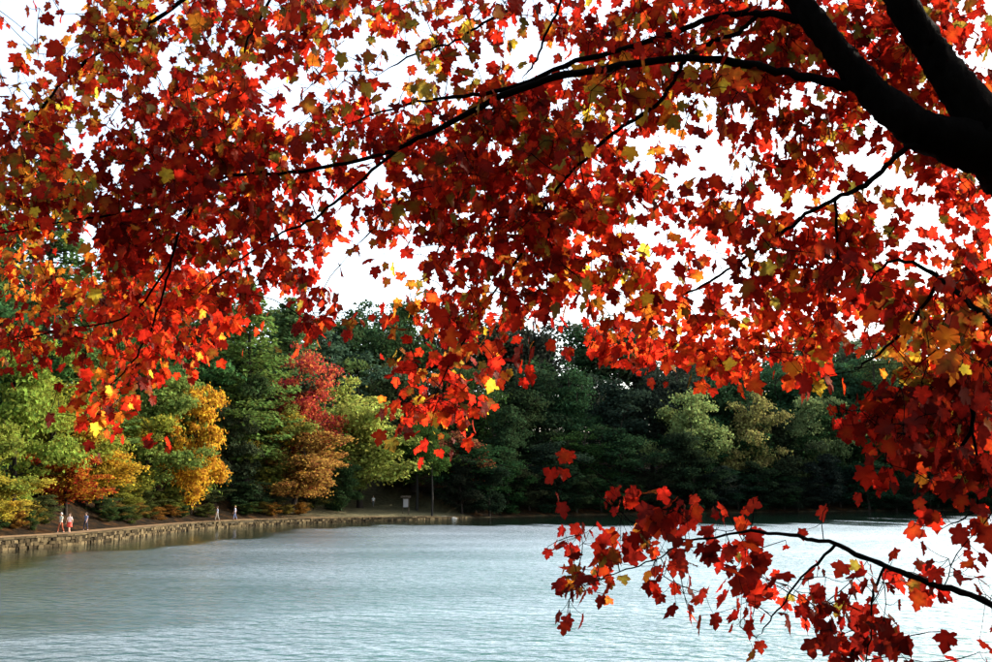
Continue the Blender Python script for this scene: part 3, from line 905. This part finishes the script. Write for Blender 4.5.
    if skirt:
        zz = [0.98, 0.9, 0.75, 0.55]
        v, q = tube([(0, 0, z) for z in zz], [1] * 4, 18); v = v.copy()
        for i, (a, b) in enumerate(((0.168, 0.125), (0.19, 0.145), (0.22, 0.2), (0.25, 0.26))):
            sl = slice(i * 18, i * 18 + 18); v[sl, 0] *= a; v[sl, 1] *= b
            v[sl, :2] *= 1 + 0.05 * i / 3 * np.cos(np.arange(18) * 2 * math.pi / 18 * 6)[:, None]
        so = link("skirt", mesh_np("skirt", v, q, bottom, True), root); so.scale = bo.scale
    hv, hq = tube([(0, 0, z) for z in np.linspace(-0.45, 0.985, 8)], [math.sqrt(max(0, 1 - t * t)) for t in np.linspace(-0.45, 0.985, 8)], 12)
    hv = hv * np.array([0.094, 0.112, 0.130]); hv[:, 1] -= 0.018 * (hv[:, 2] < 0.06); hv += np.array([0, 0.002, 1.65])
    ho = link("hair", mesh_np("hair", hv, hq, hair, True), root); ho.scale = bo.scale
    tag(root, label, "person", None)
    return root


H_BR = simple_mat("hair_brown", (0.06, 0.035, 0.02), 0.6); H_GR = simple_mat("hair_grey", (0.40, 0.38, 0.35), 0.6); H_BL = simple_mat("hair_blond", (0.30, 0.20, 0.09), 0.6)


def on_path(px, off=1.2):
    """depth and height of the path at that column, off metres behind the wall face"""
    q = wl + nrm * off
    ppx = np.array([project((a, b, 0.8))[0] for a, b in q])
    return float(np.interp(px, ppx, q[:, 1])), float(np.interp(px, ppx, wtop)) + 0.03


for px, off, face, h, topc, botc, hair, sk, st, lab in (
        (68, 1.5, 150, 1.75, cloth("sage", (0.55, 0.58, 0.48)), cloth("brick", (0.30, 0.08, 0.04)), H_GR, False, 0.7, "person walking in pale sage top and brick coloured trousers"),
        (76.5, 1.1, 165, 1.68, cloth("blush", (0.78, 0.62, 0.58)), cloth("red", (0.50, 0.06, 0.04)), H_BR, True, -0.6, "person walking in blush white top and red skirt"),
        (92.5, 1.6, 155, 1.66, cloth("slate", (0.22, 0.24, 0.36)), cloth("navy", (0.03, 0.035, 0.06)), H_BR, False, 0.5, "person in slate blue top and dark trousers on path"),
        (221.5, 1.3, 120, 1.72, cloth("bluegrey", (0.25, 0.31, 0.40)), cloth("stone", (0.30, 0.28, 0.24)), H_BR, False, 0.6, "person in blue grey top by the golden tree"),
        (239, 1.4, 110, 1.76, cloth("lilac", (0.66, 0.68, 0.80)), cloth("denim", (0.12, 0.16, 0.28)), H_BL, False, -0.6, "person in pale lilac shirt and denim trousers on path")):
    Yp, zp = on_path(px, off)
    person(px, Yp, face, h, topc, botc, hair, sk, st, lab, zp)
person(363.5, 178, 200, 1.75, cloth("dim", (0.30, 0.29, 0.27)), cloth("char", (0.05, 0.05, 0.05)), H_BR, False, 0.4, "person in dull grey top in the clearing's shade")
person(375, 170, 170, 1.72, cloth("white", (0.75, 0.75, 0.72)), cloth("char2", (0.12, 0.12, 0.12)), H_BL, False, -0.4, "person in white top walking in the shaded clearing")

# ---------------------------------------------------------------- the big red maple
COVER = [  # how thickly its leaves hang, by 31 x 30 pixel patches of the view (0 open .. 9 closed)
    "45689788898787775776988999999996",
    "35697678787254776578997799999987",
    "65887588667625765368998999989987",
    "58758999546866689998885887796996",
    "89467999968889899988473688856999",
    "98579999976868999998555658863799",
    "98889999976556999998867777657479",
    "88789979977598999999767978887279",
    "75489998667326778988726767888368",
    "88789987886255688889866678999689",
    "66799998467557888755688889988999",
    "87878883123236776337999999958899",
    "22578551000038774012665757636899",
    "02786100000058960000000000148999",
    "01434000000045320000000000048999",
    "00000000000000000240000000046589",
    "00000000000000000036530000000135",
    "00000000000000000002787533200637",
    "00000000000000000478667773421533",
    "00000000000000000175346574667756",
    "00000000000000000052035365885324",
    "00000000000000000000000042697324",]
MAPLE_BASE = np.array([2.75, 4.35, 0.0]); MAPLE_BASE[2] = ground_z(2.75, 4.35) - 0.05
maple = empty("red_maple_tree", MAPLE_BASE)
tag(maple, "large red maple with dark forked trunk and overhanging scarlet branches", "tree")


def chain(pts):
    """(px, py, depth, diameter px) -> points, radii"""
    s = smooth_line(pts, max(6, (9 if pts[0][3] > 40 else 5) * len(pts)))
    Pn = np.array([at_depth(a, b, c) for a, b, c, d in s])
    d_ = np.maximum(s[:, 3], 0.8)
    if pts[0][3] < 28: d_ = np.maximum(d_ * 0.76, 0.8)
    if pts[-1][3] < 4: d_[-4:] *= np.array([0.9, 0.7, 0.5, 0.3])
    return Pn, d_ * s[:, 2] / F / 2


LIMBS = [
    ("limb", [(995, 150, 4.26, 62), (938, 137, 4.25, 43), (900, 116, 4.25, 37), (860, 78, 4.3, 28), (828, 38, 4.35, 26), (791, -12, 4.45, 25), (735, -110, 4.7, 28), (640, -230, 5.1, 20), (520, -330, 5.6, 11)]),
    ("limb", [(1020, 175, 4.26, 72), (968, 102, 4.28, 42), (934, 54, 4.35, 32), (899, -2, 4.4, 29), (850, -110, 4.6, 25), (810, -260, 4.9, 26), (790, -430, 5.2, 14)]),
    ("limb", [(1085, 235, 4.28, 60), (1100, 150, 4.5, 44), (1120, 20, 4.8, 34), (1170, -150, 5.2, 22), (1190, -300, 5.6, 12)]),
    ("limb", [(1150, 360, 4.3, 46), (1190, 280, 4.9, 34), (1230, 190, 5.8, 24), (1360, 110, 6.6, 12)]),
    ("branch", [(866, 92, 4.3, 17), (838, 84, 4.32, 14), (800, 77, 4.35, 12), (760, 67, 4.4, 11), (693, 58, 4.5, 10), (630, 65, 4.6, 10), (560, 76, 4.7, 9.5), (510, 93, 4.8, 9), (443, 126, 4.95, 7), (373, 157, 5.1, 5.5), (293, 172, 5.3, 4.5), (230, 176, 5.45, 4), (180, 201, 5.6, 3.5), (120, 213, 5.75, 3), (40, 226, 5.9, 2.2), (-40, 240, 6.0, 1.5)]),
    ("branch", [(820, 26, 4.37, 14), (792, 19, 4.42, 11), (757, 13, 4.5, 9), (710, 18, 4.6, 8), (683, 30, 4.65, 8), (633, 46, 4.75, 7), (573, 63, 4.85, 6.5), (510, 88, 4.95, 6), (463, 97, 5.05, 5), (410, 104, 5.2, 3.5), (340, 126, 5.4, 2.2)]),
    ("branch", [(760, 14, 4.5, 6), (737, 33, 4.55, 6), (710, 43, 4.6, 6), (687, 58, 4.55, 6), (676, 77, 4.6, 5.5), (658, 103, 4.6, 5.5), (623, 126, 4.7, 5), (597, 147, 4.75, 4.5), (560, 185, 4.9, 4), (536, 220, 5.0, 3.5), (520, 255, 5.1, 3), (482, 310, 5.2, 2.5), (455, 355, 5.3, 2.2), (430, 405, 5.4, 1.6)]),
    ("branch", [(945, 140, 4.25, 12), (920, 147, 4.22, 9.5), (907, 147, 4.2, 8.5), (890, 163, 4.25, 7.5), (867, 183, 4.3, 7), (837, 198, 4.4, 6), (804, 216, 4.5, 5), (770, 242, 4.65, 4.2), (737, 263, 4.8, 3.8), (707, 283, 4.9, 3.2), (667, 305, 5.1, 2.4), (610, 340, 5.3, 1.6)]),
    ("branch", [(834, 200, 4.4, 4), (837, 235, 4.5, 3.6), (835, 268, 4.6, 3), (822, 310, 4.8, 2.4), (800, 355, 5.0, 1.6)]),
    ("branch", [(740, -100, 4.7, 16), (640, -95, 4.9, 12), (520, -85, 5.2, 10), (400, -70, 5.5, 8), (280, -45, 5.8, 7), (200, -10, 5.9, 6), (160, 17, 5.95, 5.5), (123, 37, 6.0, 5), (93, 57, 6.0, 4.6), (67, 77, 6.0, 4.2), (40, 110, 6.05, 3.6), (10, 137, 6.1, 3), (-40, 175, 6.2, 2)]),
    ("branch", [(300, -50, 5.75, 5), (268, 5, 5.7, 4), (250, 37, 5.7, 3.4), (240, 67, 5.65, 2.8), (228, 95, 5.6, 2), (215, 130, 5.6, 1.5)]),
    ("branch", [(600, -92, 5.0, 6), (560, -30, 5.0, 4.5), (520, 2, 5.0, 4), (490, 20, 5.05, 3.5), (457, 40, 5.1, 3), (420, 52, 5.2, 2.6), (372, 78, 5.3, 1.8)]),
    ("branch", [(575, -60, 5.0, 5), (560, 3, 4.9, 4), (546, 34, 4.85, 3.4), (536, 60, 4.85, 2.8), (522, 80, 4.8, 2)]),
    ("branch", [(200, 190, 5.5, 4), (178, 235, 5.6, 3.6), (165, 285, 5.8, 3.2), (150, 330, 5.9, 2.8), (132, 362, 6.0, 2.4), (100, 398, 6.1, 1.6)]),
    ("branch", [(172, 265, 5.7, 3), (127, 316, 5.7, 2.6), (60, 330, 5.75, 2), (0, 345, 5.8, 1.5)]),
    ("branch", [(398, 147, 5.0, 4.5), (350, 190, 5.1, 4), (310, 221, 5.2, 3.4), (273, 238, 5.3, 2.8), (225, 270, 5.5, 2.2), (190, 300, 5.7, 1.5)]),
    ("branch", [(1188, 560, 4.3, 26), (1100, 612, 3.9, 15), (1040, 618, 3.7, 11), (992, 603, 3.7, 9), (949, 589, 3.75, 8), (903, 573, 3.8, 7.5), (856, 554, 3.85, 6.5), (819, 540, 3.9, 5.5), (780, 533, 4.0, 4.5), (735, 532, 4.1, 3.6), (690, 540, 4.2, 2.8), (650, 530, 4.3, 2.2), (610, 505, 4.4, 1.8), (575, 470, 4.45, 1.2)]),
    ("branch", [(690, 541, 4.2, 2.4), (650, 562, 4.25, 2), (610, 575, 4.3, 1.6), (575, 590, 4.3, 1.2)]),
    ("branch", [(835, 548, 3.85, 4), (800, 580, 3.95, 3), (775, 615, 4.0, 2.2), (755, 640, 4.05, 1.5)]),
    ("branch", [(880, 566, 3.85, 4), (872, 605, 3.9, 3), (868, 650, 3.9, 2), (860, 700, 3.95, 1.4)]),
    ("branch", [(1150, 350, 4.3, 24), (1060, 352, 4.15, 14), (992, 320, 4.1, 10), (955, 290, 4.2, 7), (928, 270, 4.3, 5.5), (890, 262, 4.5, 4), (860, 290, 4.7, 2.6)]),
    ("branch", [(1155, 380, 4.3, 16), (1050, 362, 4.05, 10), (992, 364, 4.0, 8), (975, 397, 4.0, 7), (970, 432, 4.05, 5.5), (945, 470, 4.1, 4), (915, 440, 4.2, 3), (872, 425, 4.3, 2)]),
    ("branch", [(971, 425, 4.05, 4), (980, 470, 4.0, 3.2), (975, 510, 4.0, 2.6), (940, 530, 4.05, 1.6)]),
    ("branch", [(940, 290, 4.3, 5), (900, 335, 4.5, 4), (870, 360, 4.7, 3), (850, 372, 4.9, 2)]),
]
J = Join()
trunk_px = [(1185, 960, 4.35, 150), (1192, 860, 4.35, 128), (1190, 650, 4.35, 112), (1172, 450, 4.33, 106), (1128, 300, 4.3, 102), (1066, 206, 4.28, 92), (1008, 152, 4.26, 78), (975, 132, 4.25, 44)]
tp, tr = chain(trunk_px)
tp[0] = MAPLE_BASE + np.array([0, 0, -0.15])
v, q = tube(tp, tr, 26)
v = v + rng.normal(0, 0.006, v.shape)
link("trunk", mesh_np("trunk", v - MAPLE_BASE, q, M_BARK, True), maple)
nodes, nrad = [], []
for nm, pts in LIMBS:
    Pn, rad = chain(pts)
    if nm == "branch" and pts[0][3] < 30:
        Pn[1:-1] += rng.normal(0, 0.0035, (len(Pn) - 2, 3))
    if nm == "branch" and nodes:                                   # grow out of the wood that carries it
        dn = np.linalg.norm(np.array(nodes) - Pn[0], axis=1)
        if dn.min() < 0.3:
            sh_ = np.array(nodes)[dn.argmin()] - Pn[0]
            for i_, f_ in enumerate((1.0, 0.7, 0.4, 0.15)):
                if i_ < len(Pn): Pn[i_] = Pn[i_] + sh_ * f_
    sd_ = 20 if nm == "limb" else 8
    v, q = tube(Pn, rad, sd_)
    if nm == "limb": v = v + rng.normal(0, 0.0045, v.shape)
    else: v = v + rng.normal(0, 0.0012, v.shape) * np.minimum(1, np.repeat(rad, sd_) / 0.012)[:, None]
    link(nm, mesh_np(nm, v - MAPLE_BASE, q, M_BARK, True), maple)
    for a, b, ra, rb in zip(Pn[:-1], Pn[1:], rad[:-1], rad[1:]):
        m = max(2, int(np.linalg.norm(b - a) / 0.06))
        for u in np.linspace(0, 1, m, endpoint=False):
            nodes.append(a + (b - a) * u); nrad.append(ra + (rb - ra) * u)

# where leaves hang -------------------------------------------------
BRIGHT = [(165, 330, 95, 75), (440, 400, 60, 45), (690, 350, 130, 35), (800, 340, 70, 45), (60, 290, 80, 50), (880, 350, 70, 35)]
leafP = []
LEAF = 0.062


def base_depth(px, py):
    d = 4.15 + (1 - px / 992.0) * 1.75
    if py > 455: d = 3.75 + (1 - (px - 540) / 452.0) * 0.75
    elif px > 850 and py > 370: d = 4.15
    return d


for r, rowc in enumerate(COVER):
    for c in range(32):
        cov = (0, 0.0, 0.07, 0.11, 0.18, 0.28, 0.44, 0.65, 0.84, 0.94)[int(rowc[c])]
        if cov < 0.05: continue
        cx, cy = 31 * c + 15.5, 30 * r + 15
        d = base_depth(cx, cy)
        lpx = LEAF * F / d
        n = -math.log(1 - min(cov, 0.955)) * 930.0 / (0.258 * lpx * lpx)
        if cx > 850 and 365 < cy < 470: n *= 1.6
        if r >= 15: n *= 0.88
        n = int(n + random.random())
        left = n
        while left > 0:
            x, y = cx + random.uniform(-15.5, 15.5), cy + random.uniform(-15, 15)
            dd = base_depth(x, y)
            if r < 15:
                dd += random.gauss(0.1, 0.42) if random.random() < 0.42 else 0.12 + abs(random.gauss(0, 0.5))
                if x > 740 and y < 260: dd = max(dd, 4.55 + abs(random.gauss(0.1, 0.4)))
                for bx_, by_, rx_, ry_ in BRIGHT:
                    e = ((x - bx_) / rx_) ** 2 + ((y - by_) / ry_) ** 2
                    if e < 1: dd += 0.7 * (1 - e) ** 0.5; break
            else:
                dd += random.gauss(0, 0.16)
            sg_ = 0.05 if r < 15 else 0.040
            c0 = at_depth(x, y, max(dd, 3.2))
            k_ = min(left, random.randint(5, 12))
            for _ in range(k_):
                leafP.append(c0 + np.array([random.gauss(0, sg_), random.gauss(0, 0.085), random.gauss(0, sg_)]))
            left -= k_
n_frame = len(leafP)
# the rest of the crown, above and to the right of the view
CL = []
k = 0
while k < 600:
    u = rng.normal(0, 1, 3); u /= np.linalg.norm(u)
    c = np.array([0.9, 5.0, 9.6]) + u * rng.uniform(0.3, 1) ** 0.5 * np.array([4.6, 3.2, 2.9]) if k < 430 else np.array([4.1, 5.2, 7.4]) + u * rng.uniform(0.3, 1) ** 0.5 * np.array([1.9, 2.6, 2.4])
    px_, py_, d_ = project(c)
    if c[2] < 5.9 or d_ < 2.6 or (-20 < px_ < 1012 and -30 < py_): continue
    k += 1
    for _ in range(14):
        p = c + rng.normal(0, 0.24, 3)
        a_, b_, d_ = project(p)
        if d_ > 2.5 and not (0 < a_ < 992 and 0 < b_ < 662): leafP.append(p)
leafP = np.array(leafP)
NL = len(leafP)

# twigs: leaves gathered into sprays, each spray joined to the nearest wood already grown
class Grid:
    def __init__(s, cell): s.c = cell; s.d = {}
    def key(s, p): return tuple(np.floor(p / s.c).astype(int))
    def add(s, p, i): s.d.setdefault(s.key(p), []).append(i)


NB = np.array(nodes); NRa = list(nrad)
from mathutils import kdtree
kd = kdtree.KDTree(NL)
for i, p in enumerate(leafP): kd.insert(p, i)
kd.balance()
used = np.zeros(NL, bool)
order = rng.permutation(NL)
sprays = []
for i in order:
    if used[i]: continue
    mem = [j for _, j, dd in kd.find_range(leafP[i], 0.2) if not used[j]][:9]
    for j in mem: used[j] = True
    sprays.append(mem)
cent = np.array([leafP[m].mean(0) for m in sprays])
nodeP = [np.array(n) for n in nodes]
kn = kdtree.KDTree(len(nodeP))
for i, p in enumerate(nodeP): kn.insert(p, i)
kn.balance()
d0 = np.array([kn.find(c)[2] for c in cent])
twig = Join()
base_of = [None] * NL
newB = np.zeros((120000, 3)); nN = 0
for si in np.argsort(d0):
    c = cent[si]
    p, idx, dist = kn.find(c)
    best = np.array(p)
    if nN:
        A = newB[:nN]; dd = np.linalg.norm(A - c, axis=1); jm = int(dd.argmin())
        if dd[jm] < dist: best, dist = A[jm], dd[jm]
    end = c + np.array([0, 0, 0.03])
    L = np.linalg.norm(end - best)
    sag = rng.normal(0, 0.06 * L, 3) + np.array([0, 0, 0.05 * L])
    pts = smooth_line([best, (best + end) / 2 + sag, end], max(4, int(L / 0.08) + 2))
    r0 = 0.0021 + 0.0020 * min(L, 1.2)
    v, q = tube(pts, np.linspace(r0, 0.0014, len(pts)), 4)
    twig.add(v, q)
    newB[nN:nN + len(pts) - 1] = pts[1:]; nN += len(pts) - 1
    for j in sprays[si]:
        dd = np.linalg.norm(pts - leafP[j], axis=1)
        base_of[j] = pts[int(dd.argmin())]
        if dd.min() < 1e-4: base_of[j] = pts[max(0, len(pts) - 2)]

# leaf shape ----------------------------------------------------------
half = [(0.17, -0.07), (0.40, -0.04), (0.40, 0.09), (0.33, 0.16), (0.49, 0.22), (0.50, 0.33), (0.60, 0.49), (0.46, 0.53), (0.41, 0.59), (0.25, 0.55), (0.24, 0.64), (0.29, 0.73), (0.16, 0.83)]
outline = [(0.0, 0.0)] + half + [(0.0, 1.0)] + [(-x, y) for x, y in half[::-1]]
OUT = np.array([(0.0, 0.35)] + outline)
nO = len(outline)
LF = np.stack([np.zeros(nO, int), 1 + np.arange(nO), 1 + (np.arange(nO) + 1) % nO], 1)
SHAPES = []
for sidx in range(10):
    g = np.random.default_rng(900 + sidx)
    o2 = OUT.copy()
    o2[:, 0] *= g.uniform(0.78, 1.02)
    o2[1:] += g.normal(0, 0.018, (nO, 2))
    x, y = o2[:, 0], o2[:, 1]
    z = -g.uniform(0.0, 0.30) * (y - 0.2) ** 2 + g.uniform(-0.05, 0.45) * np.abs(x) - g.uniform(0.0, 0.45) * x * x + g.normal(0, 0.018, len(x)) + 0.12 * g.normal() * x * y
    SHAPES.append(np.c_[x, y, z])
EDGE = np.clip(np.linalg.norm(OUT - OUT[0], axis=1) / 0.5, 0, 1)

PAL = {  # centre colour, margin colour
    "deep": [((0.38, 0.018, 0.007), (0.31, 0.010, 0.006)), ((0.26, 0.011, 0.006), (0.21, 0.007, 0.005)), ((0.48, 0.028, 0.008), (0.40, 0.014, 0.006)), ((0.40, 0.050, 0.008), (0.32, 0.014, 0.006))],
    "shaded_wine": [((0.20, 0.012, 0.006), (0.16, 0.007, 0.004)), ((0.15, 0.010, 0.006), (0.13, 0.006, 0.004)), ((0.25, 0.020, 0.007), (0.20, 0.010, 0.005))],  # darker reds, standing in for shade on low and right leaves
    "bright": [((0.72, 0.07, 0.012), (0.62, 0.025, 0.010)), ((0.68, 0.04, 0.012), (0.58, 0.018, 0.010)), ((0.74, 0.12, 0.014), (0.66, 0.04, 0.012))],  # brighter reds, massed where sunlit patches are painted into the crown
    "olive": [((0.26, 0.20, 0.025), (0.36, 0.06, 0.012)), ((0.20, 0.20, 0.03), (0.26, 0.15, 0.02)), ((0.32, 0.17, 0.02), (0.36, 0.05, 0.012))],
    "orange": [((0.74, 0.26, 0.02), (0.72, 0.14, 0.015)), ((0.76, 0.34, 0.03), (0.72, 0.20, 0.02))],
    "yellow": [((0.70, 0.48, 0.035), (0.66, 0.40, 0.03)), ((0.56, 0.50, 0.05), (0.62, 0.42, 0.03))],
}
ZONES = [  # cx, cy, rx, ry, weights deep, bright (paints sunlit patches), olive, orange, yellow
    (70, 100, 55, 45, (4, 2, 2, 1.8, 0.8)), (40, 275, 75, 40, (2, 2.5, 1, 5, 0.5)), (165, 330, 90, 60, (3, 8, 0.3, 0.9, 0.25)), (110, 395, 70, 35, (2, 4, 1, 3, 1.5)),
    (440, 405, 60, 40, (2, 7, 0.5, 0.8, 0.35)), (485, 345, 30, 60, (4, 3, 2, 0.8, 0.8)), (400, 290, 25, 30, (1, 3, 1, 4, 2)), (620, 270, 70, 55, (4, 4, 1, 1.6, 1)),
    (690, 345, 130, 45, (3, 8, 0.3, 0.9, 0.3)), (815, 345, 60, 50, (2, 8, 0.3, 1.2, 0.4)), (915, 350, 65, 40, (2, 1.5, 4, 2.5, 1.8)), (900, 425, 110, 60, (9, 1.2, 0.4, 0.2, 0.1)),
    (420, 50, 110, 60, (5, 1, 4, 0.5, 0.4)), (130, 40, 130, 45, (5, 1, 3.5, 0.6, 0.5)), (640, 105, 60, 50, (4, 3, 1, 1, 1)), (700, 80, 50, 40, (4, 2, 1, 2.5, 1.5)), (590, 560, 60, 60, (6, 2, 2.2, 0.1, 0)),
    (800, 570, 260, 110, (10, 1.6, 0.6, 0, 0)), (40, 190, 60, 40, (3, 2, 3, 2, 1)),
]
KEYS = ("deep", "bright", "olive", "orange", "yellow", "shaded_wine")


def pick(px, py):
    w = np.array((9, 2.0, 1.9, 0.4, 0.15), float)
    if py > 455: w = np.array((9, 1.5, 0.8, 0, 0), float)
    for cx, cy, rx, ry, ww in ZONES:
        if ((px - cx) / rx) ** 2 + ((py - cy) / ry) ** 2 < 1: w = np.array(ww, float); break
    dark = 0.55 if py > 455 or (px > 850 and py > 375) else 0.04  # share of dark leaves; paints crown shade low and at the right
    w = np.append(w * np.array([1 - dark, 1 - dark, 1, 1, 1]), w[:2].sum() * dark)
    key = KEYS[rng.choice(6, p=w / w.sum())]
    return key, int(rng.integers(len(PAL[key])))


VIEW = -FWD
info = []
for j in range(NL):
    p = leafP[j]; b = base_of[j]
    px_, py_, d_ = project(p)
    out = p - b; Lp = np.linalg.norm(out); out = out / (Lp + 1e-6)
    tip = out * 0.45 + rng.normal(0, 0.45, 3) + np.array([0, 0, -0.75]); tip /= np.linalg.norm(tip)
    nr = rng.normal(0, 1, 3) + np.array([0, 0, 0.35]); nr -= tip * (nr @ tip); nr /= np.linalg.norm(nr)
    s = LEAF * float(np.clip(rng.normal(1, 0.24), 0.5, 1.6))
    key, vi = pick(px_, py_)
    base = p - tip * s * 0.4
    info.append((base, tip, nr, s, key, vi, int(rng.integers(len(SHAPES))), abs(nr @ VIEW) * (s / d_) ** 2 * F * F, (0 < px_ < 992 and 0 < py_ < 662)))
    pts = smooth_line([b, (b + base) / 2 + np.array([0, 0, -0.01]), base], 4)
    v, q = tube(pts, [0.0014, 0.0012, 0.0011, 0.0010], 3)
    twig.add(v, q)
o = link("twigs", twig.mesh("twigs", M_BARK, True), maple); o["kind"] = "stuff"
print("leaves", NL, "in frame", n_frame, "sprays", len(sprays))
me = o.data; me.transform(Matrix.Translation(-Vector(MAPLE_BASE)))

score = np.array([a[7] if a[8] else -1 for a in info])
single = set(np.argsort(-score)[:300].tolist())
cache = {}


def leaf_mesh(sh, key, vi):
    k_ = (sh, key, vi)
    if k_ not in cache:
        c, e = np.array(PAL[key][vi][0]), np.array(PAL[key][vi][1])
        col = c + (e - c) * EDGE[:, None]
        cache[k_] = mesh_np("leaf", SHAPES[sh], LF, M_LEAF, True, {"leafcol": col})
    return cache[k_]


FV, FF, FC = [], [], []
n0 = 0
for j, (base, tip, nr, s, key, vi, sh, _, _) in enumerate(info):
    side = np.cross(tip, nr)
    if j in single:
        lo = link("leaf", leaf_mesh(sh, key, vi), maple)
        m = Matrix((( *side,), ( *tip,), ( *nr,))).transposed().to_4x4()
        m = Matrix.Translation(Vector(base - MAPLE_BASE)) @ m @ Matrix.Scale(s, 4)
        lo.matrix_local = m
        continue
    S = SHAPES[sh] * s
    V = base + S[:, :1] * side + S[:, 1:2] * tip + S[:, 2:3] * nr
    FV.append(V - MAPLE_BASE); FF.append(LF + n0); n0 += len(V)
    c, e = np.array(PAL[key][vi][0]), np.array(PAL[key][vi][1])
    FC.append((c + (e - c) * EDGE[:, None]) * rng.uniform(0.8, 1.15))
fo = link("foliage", mesh_np("foliage", np.concatenate(FV), np.concatenate(FF), M_LEAF, True, {"leafcol": np.concatenate(FC)}), maple)
fo["kind"] = "stuff"
